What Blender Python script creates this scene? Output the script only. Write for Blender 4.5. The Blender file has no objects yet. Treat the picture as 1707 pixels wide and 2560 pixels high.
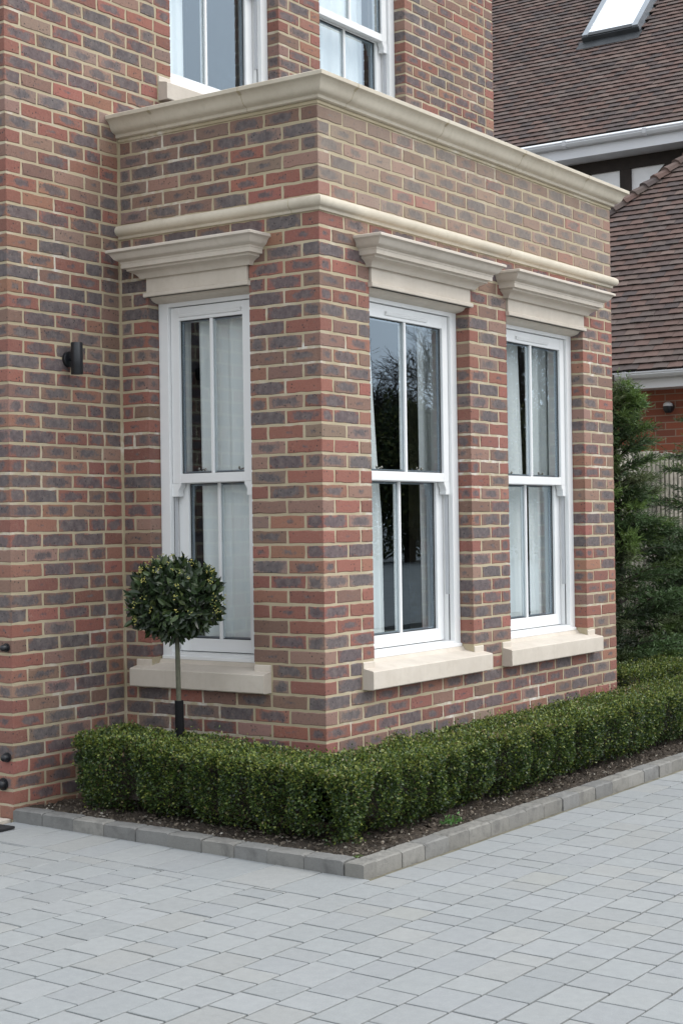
import bpy, math, random
import numpy as np
from mathutils import Vector, Matrix
R = math.radians
rnd = random.Random(7)
nr = np.random.default_rng(11)
sc = bpy.context.scene
COL = sc.collection

# ------------------------------------------------------------------ camera
cd = bpy.data.cameras.new('camera'); cam = bpy.data.objects.new('camera', cd); COL.objects.link(cam)
sc.camera = cam
CP = (-6.28493744, -4.45205029, 1.44842217)
YAW, PIT, ROLL = 0.966275589, 0.00773127, -0.014385763
cf = Vector((math.sin(YAW)*math.cos(PIT), math.cos(YAW)*math.cos(PIT), math.sin(PIT)))
cr = Vector((math.cos(YAW), -math.sin(YAW), 0)); cu = cr.cross(cf)
r2 = cr*math.cos(ROLL) + cu*math.sin(ROLL); u2 = -cr*math.sin(ROLL) + cu*math.cos(ROLL)
cam.matrix_world = Matrix(((r2.x, u2.x, -cf.x, CP[0]), (r2.y, u2.y, -cf.y, CP[1]), (r2.z, u2.z, -cf.z, CP[2]), (0, 0, 0, 1)))
cd.sensor_fit = 'VERTICAL'; cd.sensor_height = 36.0; cd.lens = 3915.93/2560*36
cd.clip_start = 0.1; cd.clip_end = 3000
# ------------------------------------------------------------------ world, sun, exposure
SUN_EL, SUN_AZ = R(48), R(150)          # azimuth from +Y towards +X
w = bpy.data.worlds.new('World'); sc.world = w; w.use_nodes = True
nt = w.node_tree; bg = nt.nodes['Background']
sky = nt.nodes.new('ShaderNodeTexSky'); sky.sky_type = 'NISHITA'; sky.sun_disc = False
sky.sun_elevation = SUN_EL; sky.sun_rotation = SUN_AZ
sky.air_density = 0.8; sky.dust_density = 6.0; sky.ozone_density = 1.0
bg.inputs[1].default_value = 0.15
# broken cloud over the clear sky: brightest and closed towards the horizon
tc = nt.nodes.new('ShaderNodeTexCoord'); sz = nt.nodes.new('ShaderNodeSeparateXYZ'); nt.links.new(tc.outputs['Generated'], sz.inputs[0])
cn = nt.nodes.new('ShaderNodeTexNoise'); cn.inputs['Scale'].default_value = 2.6; cn.inputs['Detail'].default_value = 7; cn.inputs['Roughness'].default_value = .55
nt.links.new(tc.outputs['Generated'], cn.inputs['Vector'])
def wm(op, a, b, clamp=False):
    o = nt.nodes.new('ShaderNodeMath'); o.operation = op; o.use_clamp = clamp
    for i, v in enumerate((a, b)):
        if isinstance(v, (int, float)): o.inputs[i].default_value = v
        else: nt.links.new(v, o.inputs[i])
    return o.outputs[0]
msk = wm('ADD', wm('MULTIPLY', wm('SUBTRACT', cn.outputs['Fac'], .5), 2.2), wm('SUBTRACT', 1.15, wm('MULTIPLY', sz.outputs[2], .4)), True)
dp = nt.nodes.new('ShaderNodeVectorMath'); dp.operation = 'DOT_PRODUCT'; nt.links.new(tc.outputs['Generated'], dp.inputs[0])
dp.inputs[1].default_value = (math.sin(SUN_AZ)*math.cos(SUN_EL), math.cos(SUN_AZ)*math.cos(SUN_EL), math.sin(SUN_EL))
glow = wm('POWER', wm('MAXIMUM', dp.outputs['Value'], 0.0), 2.5)
lum = wm('ADD', wm('ADD', 1.0, wm('MULTIPLY', wm('MAXIMUM', sz.outputs[2], 0.0), .50)), wm('MULTIPLY', glow, 1.35))
vm = nt.nodes.new('ShaderNodeVectorMath'); vm.operation = 'SCALE'; vm.inputs[0].default_value = (5.75, 6.1, 6.5); nt.links.new(lum, vm.inputs['Scale'])
cm = nt.nodes.new('ShaderNodeMix'); cm.data_type = 'RGBA'; nt.links.new(msk, cm.inputs[0]); nt.links.new(sky.outputs[0], cm.inputs[6])
nt.links.new(vm.outputs[0], cm.inputs[7])
nt.links.new(cm.outputs[2], bg.inputs[0])
sl = bpy.data.lights.new('sun', 'SUN'); sl.energy = 0.75; sl.angle = R(28); sl.color = (1.0, 0.955, 0.9)
so = bpy.data.objects.new('sun', sl); COL.objects.link(so)
sd = Vector((math.sin(SUN_AZ)*math.cos(SUN_EL), math.cos(SUN_AZ)*math.cos(SUN_EL), math.sin(SUN_EL)))
so.rotation_euler = sd.to_track_quat('Z', 'Y').to_euler(); so.location = (0, -5, 12)
sc.view_settings.view_transform = 'Standard'; sc.view_settings.look = 'None'
sc.view_settings.exposure = 0.2; sc.view_settings.gamma = 1.0; sc.view_settings.use_curve_mapping = False
sc.render.engine = 'CYCLES'
sc.cycles.max_bounces = 8; sc.cycles.transparent_max_bounces = 16; sc.cycles.glossy_bounces = 4
sc.cycles.use_denoising = True

# ------------------------------------------------------------------ materials
MATS = {}
class NT:
    def __init__(s, name):
        s.m = bpy.data.materials.new(name); s.m.use_nodes = True; s.t = s.m.node_tree
        s.b = s.t.nodes['Principled BSDF']; MATS[name] = s.m
    def n(s, typ, **kw):
        o = s.t.nodes.new(typ)
        for k, v in kw.items():
            if k in o.inputs: o.inputs[k].default_value = v
            else: setattr(o, k, v)
        return o
    def l(s, a, b): s.t.links.new(a, b)
    def coord(s, which='Object'):
        return s.n('ShaderNodeTexCoord').outputs[which]
    def noise(s, scale, detail=4, rough=.55, vec=None, dist=0.0):
        o = s.n('ShaderNodeTexNoise'); o.inputs['Scale'].default_value = scale; o.inputs['Detail'].default_value = detail
        o.inputs['Roughness'].default_value = rough; o.inputs['Distortion'].default_value = dist
        s.l(vec if vec is not None else s.geo(), o.inputs['Vector']); return o.outputs['Fac']
    def geo(s):
        return s.n('ShaderNodeNewGeometry').outputs['Position']
    def ramp(s, fac, stops):
        o = s.n('ShaderNodeValToRGB'); e = o.color_ramp.elements
        e[0].position, e[0].color = stops[0][0], stops[0][1]
        e[1].position, e[1].color = stops[-1][0], stops[-1][1]
        for p, c in stops[1:-1]:
            x = e.new(p); x.color = c
        s.l(fac, o.inputs[0]); return o.outputs[0]
    def mix(s, fac, a, b, mode='MIX'):
        o = s.n('ShaderNodeMix'); o.data_type = 'RGBA'; o.blend_type = mode
        for sock, v in ((o.inputs[0], fac), (o.inputs[6], a), (o.inputs[7], b)):
            if isinstance(v, (int, float)): sock.default_value = v
            elif isinstance(v, tuple): sock.default_value = v
            else: s.l(v, sock)
        return o.outputs[2]
    def math(s, op, a, b=0.0, clamp=False):
        o = s.n('ShaderNodeMath'); o.operation = op; o.use_clamp = clamp
        for i, v in enumerate((a, b)):
            if isinstance(v, (int, float)): o.inputs[i].default_value = v
            else: s.l(v, o.inputs[i])
        return o.outputs[0]
    def bump(s, h, strength=.3, dist=.01):
        o = s.n('ShaderNodeBump'); o.inputs['Strength'].default_value = strength; o.inputs['Distance'].default_value = dist
        s.l(h, o.inputs['Height']); s.l(o.outputs[0], s.b.inputs['Normal'])
    def attr(s, name):
        o = s.n('ShaderNodeAttribute'); o.attribute_name = name; return o
def c4(r, g, b): return (r, g, b, 1.0)
def G(v): return (v, v, v, 1.0)

def plain(name, col, rough=.5, nscale=8, var=.12, bump=0.0, bscale=120, metal=0.0, spec=None):
    t = NT(name)
    f = t.noise(nscale, 5)
    a = tuple(max(0, c*(1-var)) for c in col)+(1,); b = tuple(min(1, c*(1+var)) for c in col)+(1,)
    t.l(t.ramp(f, [(.3, a), (.7, b)]), t.b.inputs['Base Color'])
    t.b.inputs['Roughness'].default_value = rough; t.b.inputs['Metallic'].default_value = metal
    if spec is not None: t.b.inputs['Specular IOR Level'].default_value = spec
    if bump: t.bump(t.noise(bscale, 3), bump, .003)
    return t.m

def brick_mat(name, bloom=.05):
    t = NT(name)
    at = t.attr('tint'); uv = t.attr('buv')
    sep = t.n('ShaderNodeSeparateXYZ'); t.l(uv.outputs['Vector'], sep.inputs[0])
    n1 = t.noise(16, 4, .65); n2 = t.noise(62, 4, .7); n3 = t.noise(230, 3, .7)
    au = t.math('ABSOLUTE', sep.outputs[0]); av = t.math('ABSOLUTE', sep.outputs[1])
    av = t.math('MULTIPLY', av, .88)
    au2 = t.math('POWER', au, 3.0); av2 = t.math('POWER', av, 3.0); d = t.math('POWER', t.math('ADD', au2, av2), .3333)
    d = t.math('ADD', d, t.math('MULTIPLY', t.math('SUBTRACT', n1, .5), 1.5))
    d = t.math('ADD', d, t.math('MULTIPLY', t.math('SUBTRACT', n2, .5), 1.1))
    # blotch amount is in the attribute alpha
    lim = t.math('MULTIPLY', at.outputs['Alpha'], 1.12)
    m = t.math('MULTIPLY', t.math('SUBTRACT', lim, d), 3.0, True)
    dark = t.ramp(t.noise(30, 4), [(.3, c4(.052, .050, .062)), (.52, c4(.096, .090, .101)), (.75, c4(.160, .145, .142))])
    base = t.mix(t.math('MULTIPLY', n2, .55), at.outputs['Color'], t.mix(.5, at.outputs['Color'], c4(.42, .2, .13)))
    base = t.mix(t.math('MULTIPLY', t.math('SUBTRACT', n3, .45), 1.2, True), base, c4(.3, .19, .14))
    col = t.mix(t.math('MULTIPLY', m, .84), base, dark)
    col = t.mix(t.math('MULTIPLY', t.math('SUBTRACT', t.noise(95, 3, .7), .56), 3.5, True), col, t.mix(1.0, col, G(.45), 'MULTIPLY'))
    col = t.mix(t.math('MULTIPLY', t.math('SUBTRACT', t.noise(42, 4, .7), .58), 3.0, True), col, c4(.30, .215, .17))
    # burnt specks
    v = t.n('ShaderNodeTexVoronoi'); v.inputs['Scale'].default_value = 46; v.feature = 'F1'; t.l(t.geo(), v.inputs['Vector'])
    vs = t.math('MULTIPLY', t.math('SUBTRACT', .26, v.outputs['Distance']), 8, True)
    gate = t.math('MULTIPLY', t.math('SUBTRACT', t.noise(14, 2), .45), 8, True)
    sp = t.math('MULTIPLY', vs, gate)
    col = t.mix(t.math('MULTIPLY', sp, .85), col, c4(.02, .018, .022))
    # lime bloom in patches
    ef = t.math('MULTIPLY', t.math('SUBTRACT', t.noise(1.5, 3, .6), .57), 5, True)
    ef = t.math('MULTIPLY', ef, t.math('MULTIPLY', t.math('SUBTRACT', t.noise(38, 4, .7), .56), 4, True))
    col = t.mix(t.math('MULTIPLY', ef, .4), col, c4(.62, .6, .56))
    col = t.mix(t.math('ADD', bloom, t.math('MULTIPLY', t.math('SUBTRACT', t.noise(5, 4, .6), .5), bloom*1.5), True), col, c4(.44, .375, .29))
    t.l(col, t.b.inputs['Base Color']); t.b.inputs['Roughness'].default_value = .88
    h = t.math('ADD', t.math('MULTIPLY', n2, .6), t.math('MULTIPLY', n3, .5))
    t.bump(h, .8, .005)
    return t.m
brick_mat('brick'); brick_mat('brick_limed_sunlit', .27)  # front parapet copy: mortar smear plus sunlit haze mixed into the colour
t = NT('mortar')
f = t.noise(3.0, 4); f2 = t.noise(90, 4, .7)
col = t.ramp(f, [(.3, c4(.40, .335, .215)), (.7, c4(.53, .45, .31))])
col = t.mix(t.math('MULTIPLY', f2, .5), col, c4(.33, .28, .2))
ef = t.math('MULTIPLY', t.math('SUBTRACT', t.noise(1.5, 3, .6), .53), 5, True)
col = t.mix(t.math('MULTIPLY', ef, t.math('MULTIPLY', t.math('SUBTRACT', t.noise(17, 3, .6), .42), 4, True)), col, c4(.80, .79, .77))
t.l(col, t.b.inputs['Base Color']); t.b.inputs['Roughness'].default_value = .95
t.bump(t.noise(160, 4, .7), .5, .003)

def stone_mat(name, a, b, stain):
    t = NT(name)
    n1 = t.noise(4, 5, .6); n2 = t.noise(40, 4, .65)
    col = t.ramp(n1, [(.3, a), (.7, b)])
    col = t.mix(t.math('MULTIPLY', t.math('SUBTRACT', n2, .5), .9, True), col, stain)
    col = t.mix(t.math('MULTIPLY', t.math('SUBTRACT', t.noise(9, 6, .7, dist=.6), .56), 2.2, True), col, stain)
    t.l(col, t.b.inputs['Base Color']); t.b.inputs['Roughness'].default_value = .82
    t.bump(t.noise(220, 4, .7), .3, .002)
    mp = t.n('ShaderNodeVectorMath'); mp.operation = 'MULTIPLY'; mp.inputs[1].default_value = (14, 14, 1.1); t.l(t.geo(), mp.inputs[0])
    st = t.math('MULTIPLY', t.math('SUBTRACT', t.noise(1.0, 4, .6, vec=mp.outputs[0]), .5), 1.5, True)
    t.l(t.mix(t.math('MULTIPLY', st, .35), col, t.mix(.5, stain, c4(.25, .24, .18))), t.b.inputs['Base Color'])
    return t.m
stone_mat('cornice_stone', c4(.53, .47, .375), c4(.62, .56, .455), c4(.40, .35, .255))
stone_mat('pale_stone', c4(.54, .48, .405), c4(.63, .565, .485), c4(.47, .40, .32))
plain('upvc', (.80, .805, .80), .3, 3, .02)
plain('upvc_groove', (.50, .51, .53), .4, 3, .03)
plain('gasket', (.02, .022, .025), .5)
plain('spacer', (.28, .32, .36), .35, metal=.5)
plain('dark_metal', (.012, .013, .016), .38, 20, .2)
plain('fastener_metal', (.35, .33, .3), .25, metal=1.0)
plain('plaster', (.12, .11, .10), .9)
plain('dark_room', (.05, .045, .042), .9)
plain('fascia_white', (.62, .63, .66), .45, 2, .05)
plain('gutter_white', (.50, .51, .53), .35, 3, .05)
plain('timber_black', (.022, .015, .012), .75, 10, .35, .3)
plain('render_white', (.90, .91, .93), .9, 6, .05, .2)
plain('lead_grey', (.055, .06, .065), .55, 6, .2, metal=.3)
plain('skylight_frame', (.30, .33, .36), .35, 6, .1, metal=.4)
plain('rubber_mat', (.012, .012, .013), .9, 60, .3, .4)
plain('tree_guard', (.006, .006, .007), .8, 20, .2, spec=.2)
t = NT('curtain_cloth')
n = t.noise(300, 2); col = t.mix(n, c4(.80, .82, .81), c4(.87, .88, .87))
t.l(col, t.b.inputs['Base Color']); t.b.inputs['Roughness'].default_value = .9
plain('lining_cloth', (.30, .29, .26), .9, 5, .1)

# double glazing: clear, with the strong reflection of four surfaces
t = NT('glass')
o = [x for x in t.t.nodes if x.type == 'OUTPUT_MATERIAL'][0]
tr = t.n('ShaderNodeBsdfTransparent'); tr.inputs[0].default_value = c4(.90, .93, .93)
gl = t.n('ShaderNodeBsdfGlossy'); gl.inputs['Roughness'].default_value = .0; gl.inputs[0].default_value = c4(.74, .88, 1)
gn = t.n('ShaderNodeNewGeometry'); dv = t.n('ShaderNodeVectorMath'); dv.operation = 'DOT_PRODUCT'
t.l(gn.outputs['Normal'], dv.inputs[0]); t.l(gn.outputs['Incoming'], dv.inputs[1])
cs = t.math('ABSOLUTE', dv.outputs['Value']); F_ = t.math('ADD', .13, t.math('MULTIPLY', t.math('POWER', t.math('SUBTRACT', 1.0, cs), 3.0), .87), True)
ms = t.n('ShaderNodeMixShader')
bmp = t.n('ShaderNodeBump'); bmp.inputs['Strength'].default_value = .05; bmp.inputs['Distance'].default_value = .01
t.l(t.noise(2.2, 1), bmp.inputs['Height']); t.l(bmp.outputs[0], gl.inputs['Normal'])
t.l(F_, ms.inputs[0]); t.l(tr.outputs[0], ms.inputs[1]); t.l(gl.outputs[0], ms.inputs[2]); t.l(ms.outputs[0], o.inputs[0])
t = NT('skylight_glass'); t.b.inputs['Base Color'].default_value = c4(.93, .95, .97); t.b.inputs['Roughness'].default_value = .03
t.b.inputs['Specular IOR Level'].default_value = 1.0; t.b.inputs['IOR'].default_value = 2.4; t.b.inputs['Metallic'].default_value = .85

def tint_mat(name, rough=.85, nscale=30, bump=.35, bscale=140, speck=None, patch=None, spec=None):
    t = NT(name)
    at = t.attr('tint')
    n = t.noise(nscale, 5, .65)
    col = t.mix(t.math('MULTIPLY', n, .7), at.outputs['Color'], t.mix(1.0, at.outputs['Color'], G(.62), 'MULTIPLY'))
    if speck:
        s2 = t.math('MULTIPLY', t.math('SUBTRACT', t.noise(220, 3, .7), .55), 3, True)
        col = t.mix(t.math('MULTIPLY', s2, .5), col, speck)
    if name == 'paving_block':
        big = t.math('MULTIPLY', t.math('SUBTRACT', t.noise(.9, 5, .6, dist=.8), .52), 2.2, True)
        col = t.mix(t.math('MULTIPLY', big, .45), col, c4(.235, .25, .265))
        col = t.mix(t.math('MULTIPLY', t.math('SUBTRACT', t.noise(60, 4, .75), .5), 1.3, True), col, c4(.25, .265, .27))
    if patch:
        s2 = t.math('MULTIPLY', t.math('SUBTRACT', t.noise(patch[0], 5, .65, dist=.4), patch[1]), patch[3], True)
        col = t.mix(s2, col, patch[2])
    t.l(col, t.b.inputs['Base Color']); t.b.inputs['Roughness'].default_value = rough
    if spec is not None: t.b.inputs['Specular IOR Level'].default_value = spec
    t.bump(t.noise(bscale, 4, .7), bump, .003)
    return t.m
tint_mat('paving_block', .78, 26, .3, 180, c4(.52, .53, .53), (3.0, .60, c4(.24, .25, .26), 1.3))
tint_mat('edging_block', .88, 22, .9, 90, c4(.36, .35, .31), (14.0, .49, c4(.085, .082, .078), 2.6))
tint_mat('roof_tile', .85, 24, .4, 120, c4(.28, .25, .2), (6, .60, c4(.16, .15, .10), 2.5))
plain('joint_sand', (.15, .137, .095), .95, 12, .3, .5)
t = NT('soil'); f = t.noise(18, 6, .75); f2 = t.noise(70, 4, .7)
col = t.ramp(f, [(.3, c4(.028, .02, .014)), (.55, c4(.062, .045, .032)), (.8, c4(.12, .092, .066))])
t.l(t.mix(t.math('MULTIPLY', f2, .4), col, c4(.09, .07, .05)), t.b.inputs['Base Color']); t.b.inputs['Roughness'].default_value = .97
t.bump(t.noise(60, 6, .75), 1.0, .02)
plain('far_ground', (.16, .165, .16), .95, 2, .2)
plain('fence_wood', (.36, .335, .28), .85, 14, .35, .4)
plain('bark', (.085, .085, .058), .9, 30, .35, .5)
plain('dark_bark', (.035, .027, .02), .9, 30, .35, .5)

def leaf_mat(name, rough=.45, trans=.25):
    t = NT(name)
    at = t.attr('tint'); t.l(at.outputs['Color'], t.b.inputs['Base Color'])
    t.b.inputs['Roughness'].default_value = rough
    o = [x for x in t.t.nodes if x.type == 'OUTPUT_MATERIAL'][0]
    tl = t.n('ShaderNodeBsdfTranslucent'); t.l(at.outputs['Color'], tl.inputs[0])
    ms = t.n('ShaderNodeMixShader'); ms.inputs[0].default_value = trans
    t.l(t.b.outputs[0], ms.inputs[1]); t.l(tl.outputs[0], ms.inputs[2]); t.l(ms.outputs[0], o.inputs[0])
    return t.m
leaf_mat('box_leaf', .38, .2); leaf_mat('bay_leaf', .33, .12); leaf_mat('conifer_leaf', .6, .2); leaf_mat('flower', .6, .3)
leaf_mat('chip', .9, .0)

# ------------------------------------------------------------------ object helpers
def link(o, parent=None):
    COL.objects.link(o)
    if parent is not None: o.parent = parent
    return o
def tag(o, label=None, cat=None, group=None, kind=None):
    if label: o['label'] = label
    if cat: o['category'] = cat
    if group: o['group'] = group
    if kind: o['kind'] = kind
    return o
def empty(name, loc, label, cat, group=None):
    o = bpy.data.objects.new(name, None); o.location = loc; o.empty_display_size = .2
    link(o); return tag(o, label, cat, group)
class MB:
    """collects faces; builds one mesh"""
    def __init__(s): s.v = []; s.f = []; s.mi = []; s.tint = []; s.uv = []; s.mats = []; s.has = False
    def mat(s, name):
        if name not in s.mats: s.mats.append(name)
        return s.mats.index(name)
    def poly(s, pts, m=0, tint=None, uv=None):
        b = len(s.v); s.v.extend([tuple(p) for p in pts]); s.f.append(tuple(range(b, b+len(pts))))
        s.mi.append(m); s.tint.append(tint); s.uv.append(uv)
        if tint is not None: s.has = True
    def mesh(s, verts, faces, m=0, tint=None, uvs=None):
        b = len(s.v); s.v.extend([tuple(p) for p in verts])
        for k, f in enumerate(faces):
            s.f.append(tuple(b+i for i in f)); s.mi.append(m); s.tint.append(tint); s.uv.append(uvs[k] if uvs else None)
        if tint is not None: s.has = True
    def box(s, x0, x1, y0, y1, z0, z1, m=0, tint=None, bev=0.0):
        if bev > 0:
            e = bev
            vs = []; fs = []
            for (X, Y, Z, ex, ey, ez) in [(x, y, z, a, b_, c) for (x, a) in ((x0, e), (x1, -e)) for (y, b_) in ((y0, e), (y1, -e)) for (z, c) in ((z0, e), (z1, -e))]:
                vs += [(X, Y+ey, Z+ez), (X+ex, Y, Z+ez), (X+ex, Y+ey, Z)]
            # corner index c = ix*4+iy*2+iz ; vertex 3c+axis
            def V(ix, iy, iz, ax): return 3*(ix*4+iy*2+iz)+ax
            for ix, o in ((0, 1), (1, 0)):
                q = [V(ix, 0, 0, 0), V(ix, 1, 0, 0), V(ix, 1, 1, 0), V(ix, 0, 1, 0)]; fs.append(q[::-1] if ix == 0 else q)
            for iy in (0, 1):
                q = [V(0, iy, 0, 1), V(1, iy, 0, 1), V(1, iy, 1, 1), V(0, iy, 1, 1)]; fs.append(q if iy == 0 else q[::-1])
            for iz in (0, 1):
                q = [V(0, 0, iz, 2), V(1, 0, iz, 2), V(1, 1, iz, 2), V(0, 1, iz, 2)]; fs.append(q[::-1] if iz == 0 else q)
            for ix in (0, 1):
                for iy in (0, 1):
                    fs.append([V(ix, iy, 0, 0), V(ix, iy, 0, 1), V(ix, iy, 1, 1), V(ix, iy, 1, 0)])
                for iz in (0, 1):
                    fs.append([V(ix, 0, iz, 0), V(ix, 0, iz, 2), V(ix, 1, iz, 2), V(ix, 1, iz, 0)])
            for iy in (0, 1):
                for iz in (0, 1):
                    fs.append([V(0, iy, iz, 1), V(0, iy, iz, 2), V(1, iy, iz, 2), V(1, iy, iz, 1)])
            for ix in (0, 1):
                for iy in (0, 1):
                    for iz in (0, 1): fs.append([V(ix, iy, iz, 0), V(ix, iy, iz, 1), V(ix, iy, iz, 2)])
            s.mesh(vs, fs, m, tint); s.recalc = True; return
        v = [(x0, y0, z0), (x1, y0, z0), (x1, y1, z0), (x0, y1, z0), (x0, y0, z1), (x1, y0, z1), (x1, y1, z1), (x0, y1, z1)]
        f = [(0, 3, 2, 1), (4, 5, 6, 7), (0, 1, 5, 4), (1, 2, 6, 5), (2, 3, 7, 6), (3, 0, 4, 7)]
        s.mesh(v, f, m, tint)
    def prism(s, prof, axis_fn, a, b, m=0, tint=None):
        """prof: list of 2-D points; axis_fn(t, p) -> xyz"""
        n = len(prof); v = [axis_fn(a, p) for p in prof]+[axis_fn(b, p) for p in prof]
        f = [(i, (i+1) % n, n+(i+1) % n, n+i) for i in range(n)]+[tuple(range(n))[::-1], tuple(range(n, 2*n))]
        s.mesh(v, f, m, tint); s.recalc = True
    def tube(s, pts, rads, seg=8, m=0, tint=None, cap=True):
        P = [Vector(p) for p in pts]; n = len(P); rings = []
        ref = Vector((0, 0, 1))
        for i, p in enumerate(P):
            d = (P[min(i+1, n-1)]-P[max(i-1, 0)]).normalized()
            a = d.cross(ref if abs(d.z) < .9 else Vector((1, 0, 0))).normalized(); b_ = d.cross(a)
            rr = rads[i] if hasattr(rads, '__len__') else rads
            rings.append([p+a*math.cos(2*math.pi*k/seg)*rr+b_*math.sin(2*math.pi*k/seg)*rr for k in range(seg)])
        v = [q for r_ in rings for q in r_]; f = []
        for i in range(n-1):
            for k in range(seg): f.append((i*seg+k, i*seg+(k+1) % seg, (i+1)*seg+(k+1) % seg, (i+1)*seg+k))
        if cap: f += [tuple(range(seg))[::-1], tuple((n-1)*seg+k for k in range(seg))]
        s.mesh(v, f, m, tint)
    def build(s, name, parent=None, matrix=None, smooth=False, mats=None):
        me = bpy.data.meshes.new(name); me.from_pydata(s.v, [], s.f)
        for mn in (mats or s.mats): me.materials.append(MATS[mn])
        me.polygons.foreach_set('material_index', s.mi)
        if s.has:
            at = me.color_attributes.new('tint', 'FLOAT_COLOR', 'CORNER')
            d = np.ones((len(me.loops), 4), dtype=np.float32)
            k = 0
            for f, tn in zip(s.f, s.tint):
                if tn is not None: d[k:k+len(f)] = tn if len(tn) == 4 else (*tn, 1)
                k += len(f)
            at.data.foreach_set('color', d.ravel())
        if any(u is not None for u in s.uv):
            at = me.attributes.new('buv', 'FLOAT_VECTOR', 'CORNER')
            d = np.zeros((len(me.loops), 3), dtype=np.float32); k = 0
            for f, u in zip(s.f, s.uv):
                if u is not None: d[k:k+len(f), :2] = u
                k += len(f)
            at.data.foreach_set('vector', d.ravel())
        if getattr(s, 'recalc', False):
            import bmesh
            bm = bmesh.new(); bm.from_mesh(me); bmesh.ops.recalc_face_normals(bm, faces=bm.faces); bm.to_mesh(me); bm.free()
        if smooth:
            me.polygons.foreach_set('use_smooth', [True]*len(me.polygons))
            me.set_sharp_from_angle(angle=R(38))
        o = bpy.data.objects.new(name, me); link(o, parent)
        if matrix is not None: o.matrix_world = matrix
        return o
def fast_mesh(name, V, nper, tint, mat, parent=None):
    """V: (N, nper, 3) polygons of nper corners each; tint (N,3)"""
    N = len(V); me = bpy.data.meshes.new(name)
    me.vertices.add(N*nper); me.vertices.foreach_set('co', np.ascontiguousarray(V, dtype=np.float32).ravel())
    me.loops.add(N*nper); me.loops.foreach_set('vertex_index', np.arange(N*nper, dtype=np.int32))
    me.polygons.add(N); me.polygons.foreach_set('loop_start', np.arange(0, N*nper, nper, dtype=np.int32))
    try: me.polygons.foreach_set('loop_total', np.full(N, nper, dtype=np.int32))
    except Exception: pass
    me.update(calc_edges=True)
    at = me.color_attributes.new('tint', 'FLOAT_COLOR', 'CORNER')
    c = np.ones((N, nper, 4), dtype=np.float32); c[:, :, :3] = tint[:, None, :]
    at.data.foreach_set('color', c.ravel())
    me.materials.append(MATS[mat]); me.validate()
    o = bpy.data.objects.new(name, me); link(o, parent); return o
def unit(a): return a/np.maximum(np.linalg.norm(a, axis=1, keepdims=True), 1e-9)
def leaves(P, D, L, W, fold=.25, droop=0.0, U=None):
    """quads of leaf shape: points P, direction D, length L, width W arrays -> (N,4,3) base, side, tip, side"""
    N = len(P); D = unit(D)
    if U is None: U = nr.normal(size=(N, 3))
    S = unit(np.cross(D, U)); Nn = np.cross(S, D)
    L = L[:, None]; W = W[:, None]
    mid = P+D*L*.5+Nn*W*fold*.5
    tip = P+D*L-Nn*L*droop
    return np.stack([P, mid+S*W*.5, tip, mid-S*W*.5], axis=1)

# ------------------------------------------------------------------ main dimensions (m)
Dp, Lw, Wf = 1.319, 0.8215, 3.365       # bay depth, wall left of the bay, bay width
CH = .075
P1, A0, A1, B0, B1 = .44, .44, 1.4625, 1.9025, 2.925
L0, L1 = .44, 1.125
ZS, ZT = .60, 2.85                      # openings: sill bottom to the lintel top
UP0, UP1 = 3.825, 5.775
TOP = 6.3
house = empty('brick_house', (0, 0, 0), 'red and grey brick house with a square bay, stone cornice and white sash windows', 'house')

# ------------------------------------------------------------------ bricks
TINTS = {'red': (.238, .074, .060), 'deep': (.185, .060, .050), 'brown': (.158, .094, .076), 'orange': (.25, .110, .075), 'pink': (.235, .142, .115), 'taupe': (.195, .142, .118)}
def brick_colour(u, z, zone):
    dr = .5+.5*math.sin(u*2.1+1.1*math.sin(z*1.7)+.6)*math.sin(z*2.3+u*.9+1.0)
    if zone in ('parapet', 'limed_sunlit'):
        kind = rnd.choices(['taupe', 'brown', 'pink', 'red'], [5, 4, 2, 1])[0]; bl = rnd.choices([rnd.uniform(.55, 1.0), rnd.uniform(.1, .4)], [7, 2])[0]
    elif zone == 'corner':
        kind = rnd.choices(['red', 'deep', 'orange', 'pink', 'brown'], [6, 4, 2, 3, 1])[0]; bl = rnd.choices([0.0, rnd.uniform(.2, .8)], [7, 2])[0]
    else:
        kind = rnd.choices(['red', 'deep', 'brown', 'orange', 'pink', 'taupe'], [4.5-2*dr, 3, 3+2*dr, 2.4-1.4*dr, 1.6, 1.2])[0]; bl = rnd.choices([rnd.uniform(.6, 1.12), rnd.uniform(.0, .4)], [4+8*dr, 4.2-2.6*dr])[0]
    c = TINTS[kind]; g = rnd.uniform(.8, 1.2)
    return (c[0]*g, c[1]*g*rnd.uniform(.94, 1.08), c[2]*g*rnd.uniform(.94, 1.08), bl)
wall = MB(); MBR, MMO, MPL, MBL = wall.mat('brick'), wall.mat('mortar'), wall.mat('plaster'), wall.mat('brick_limed_sunlit')
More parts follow.
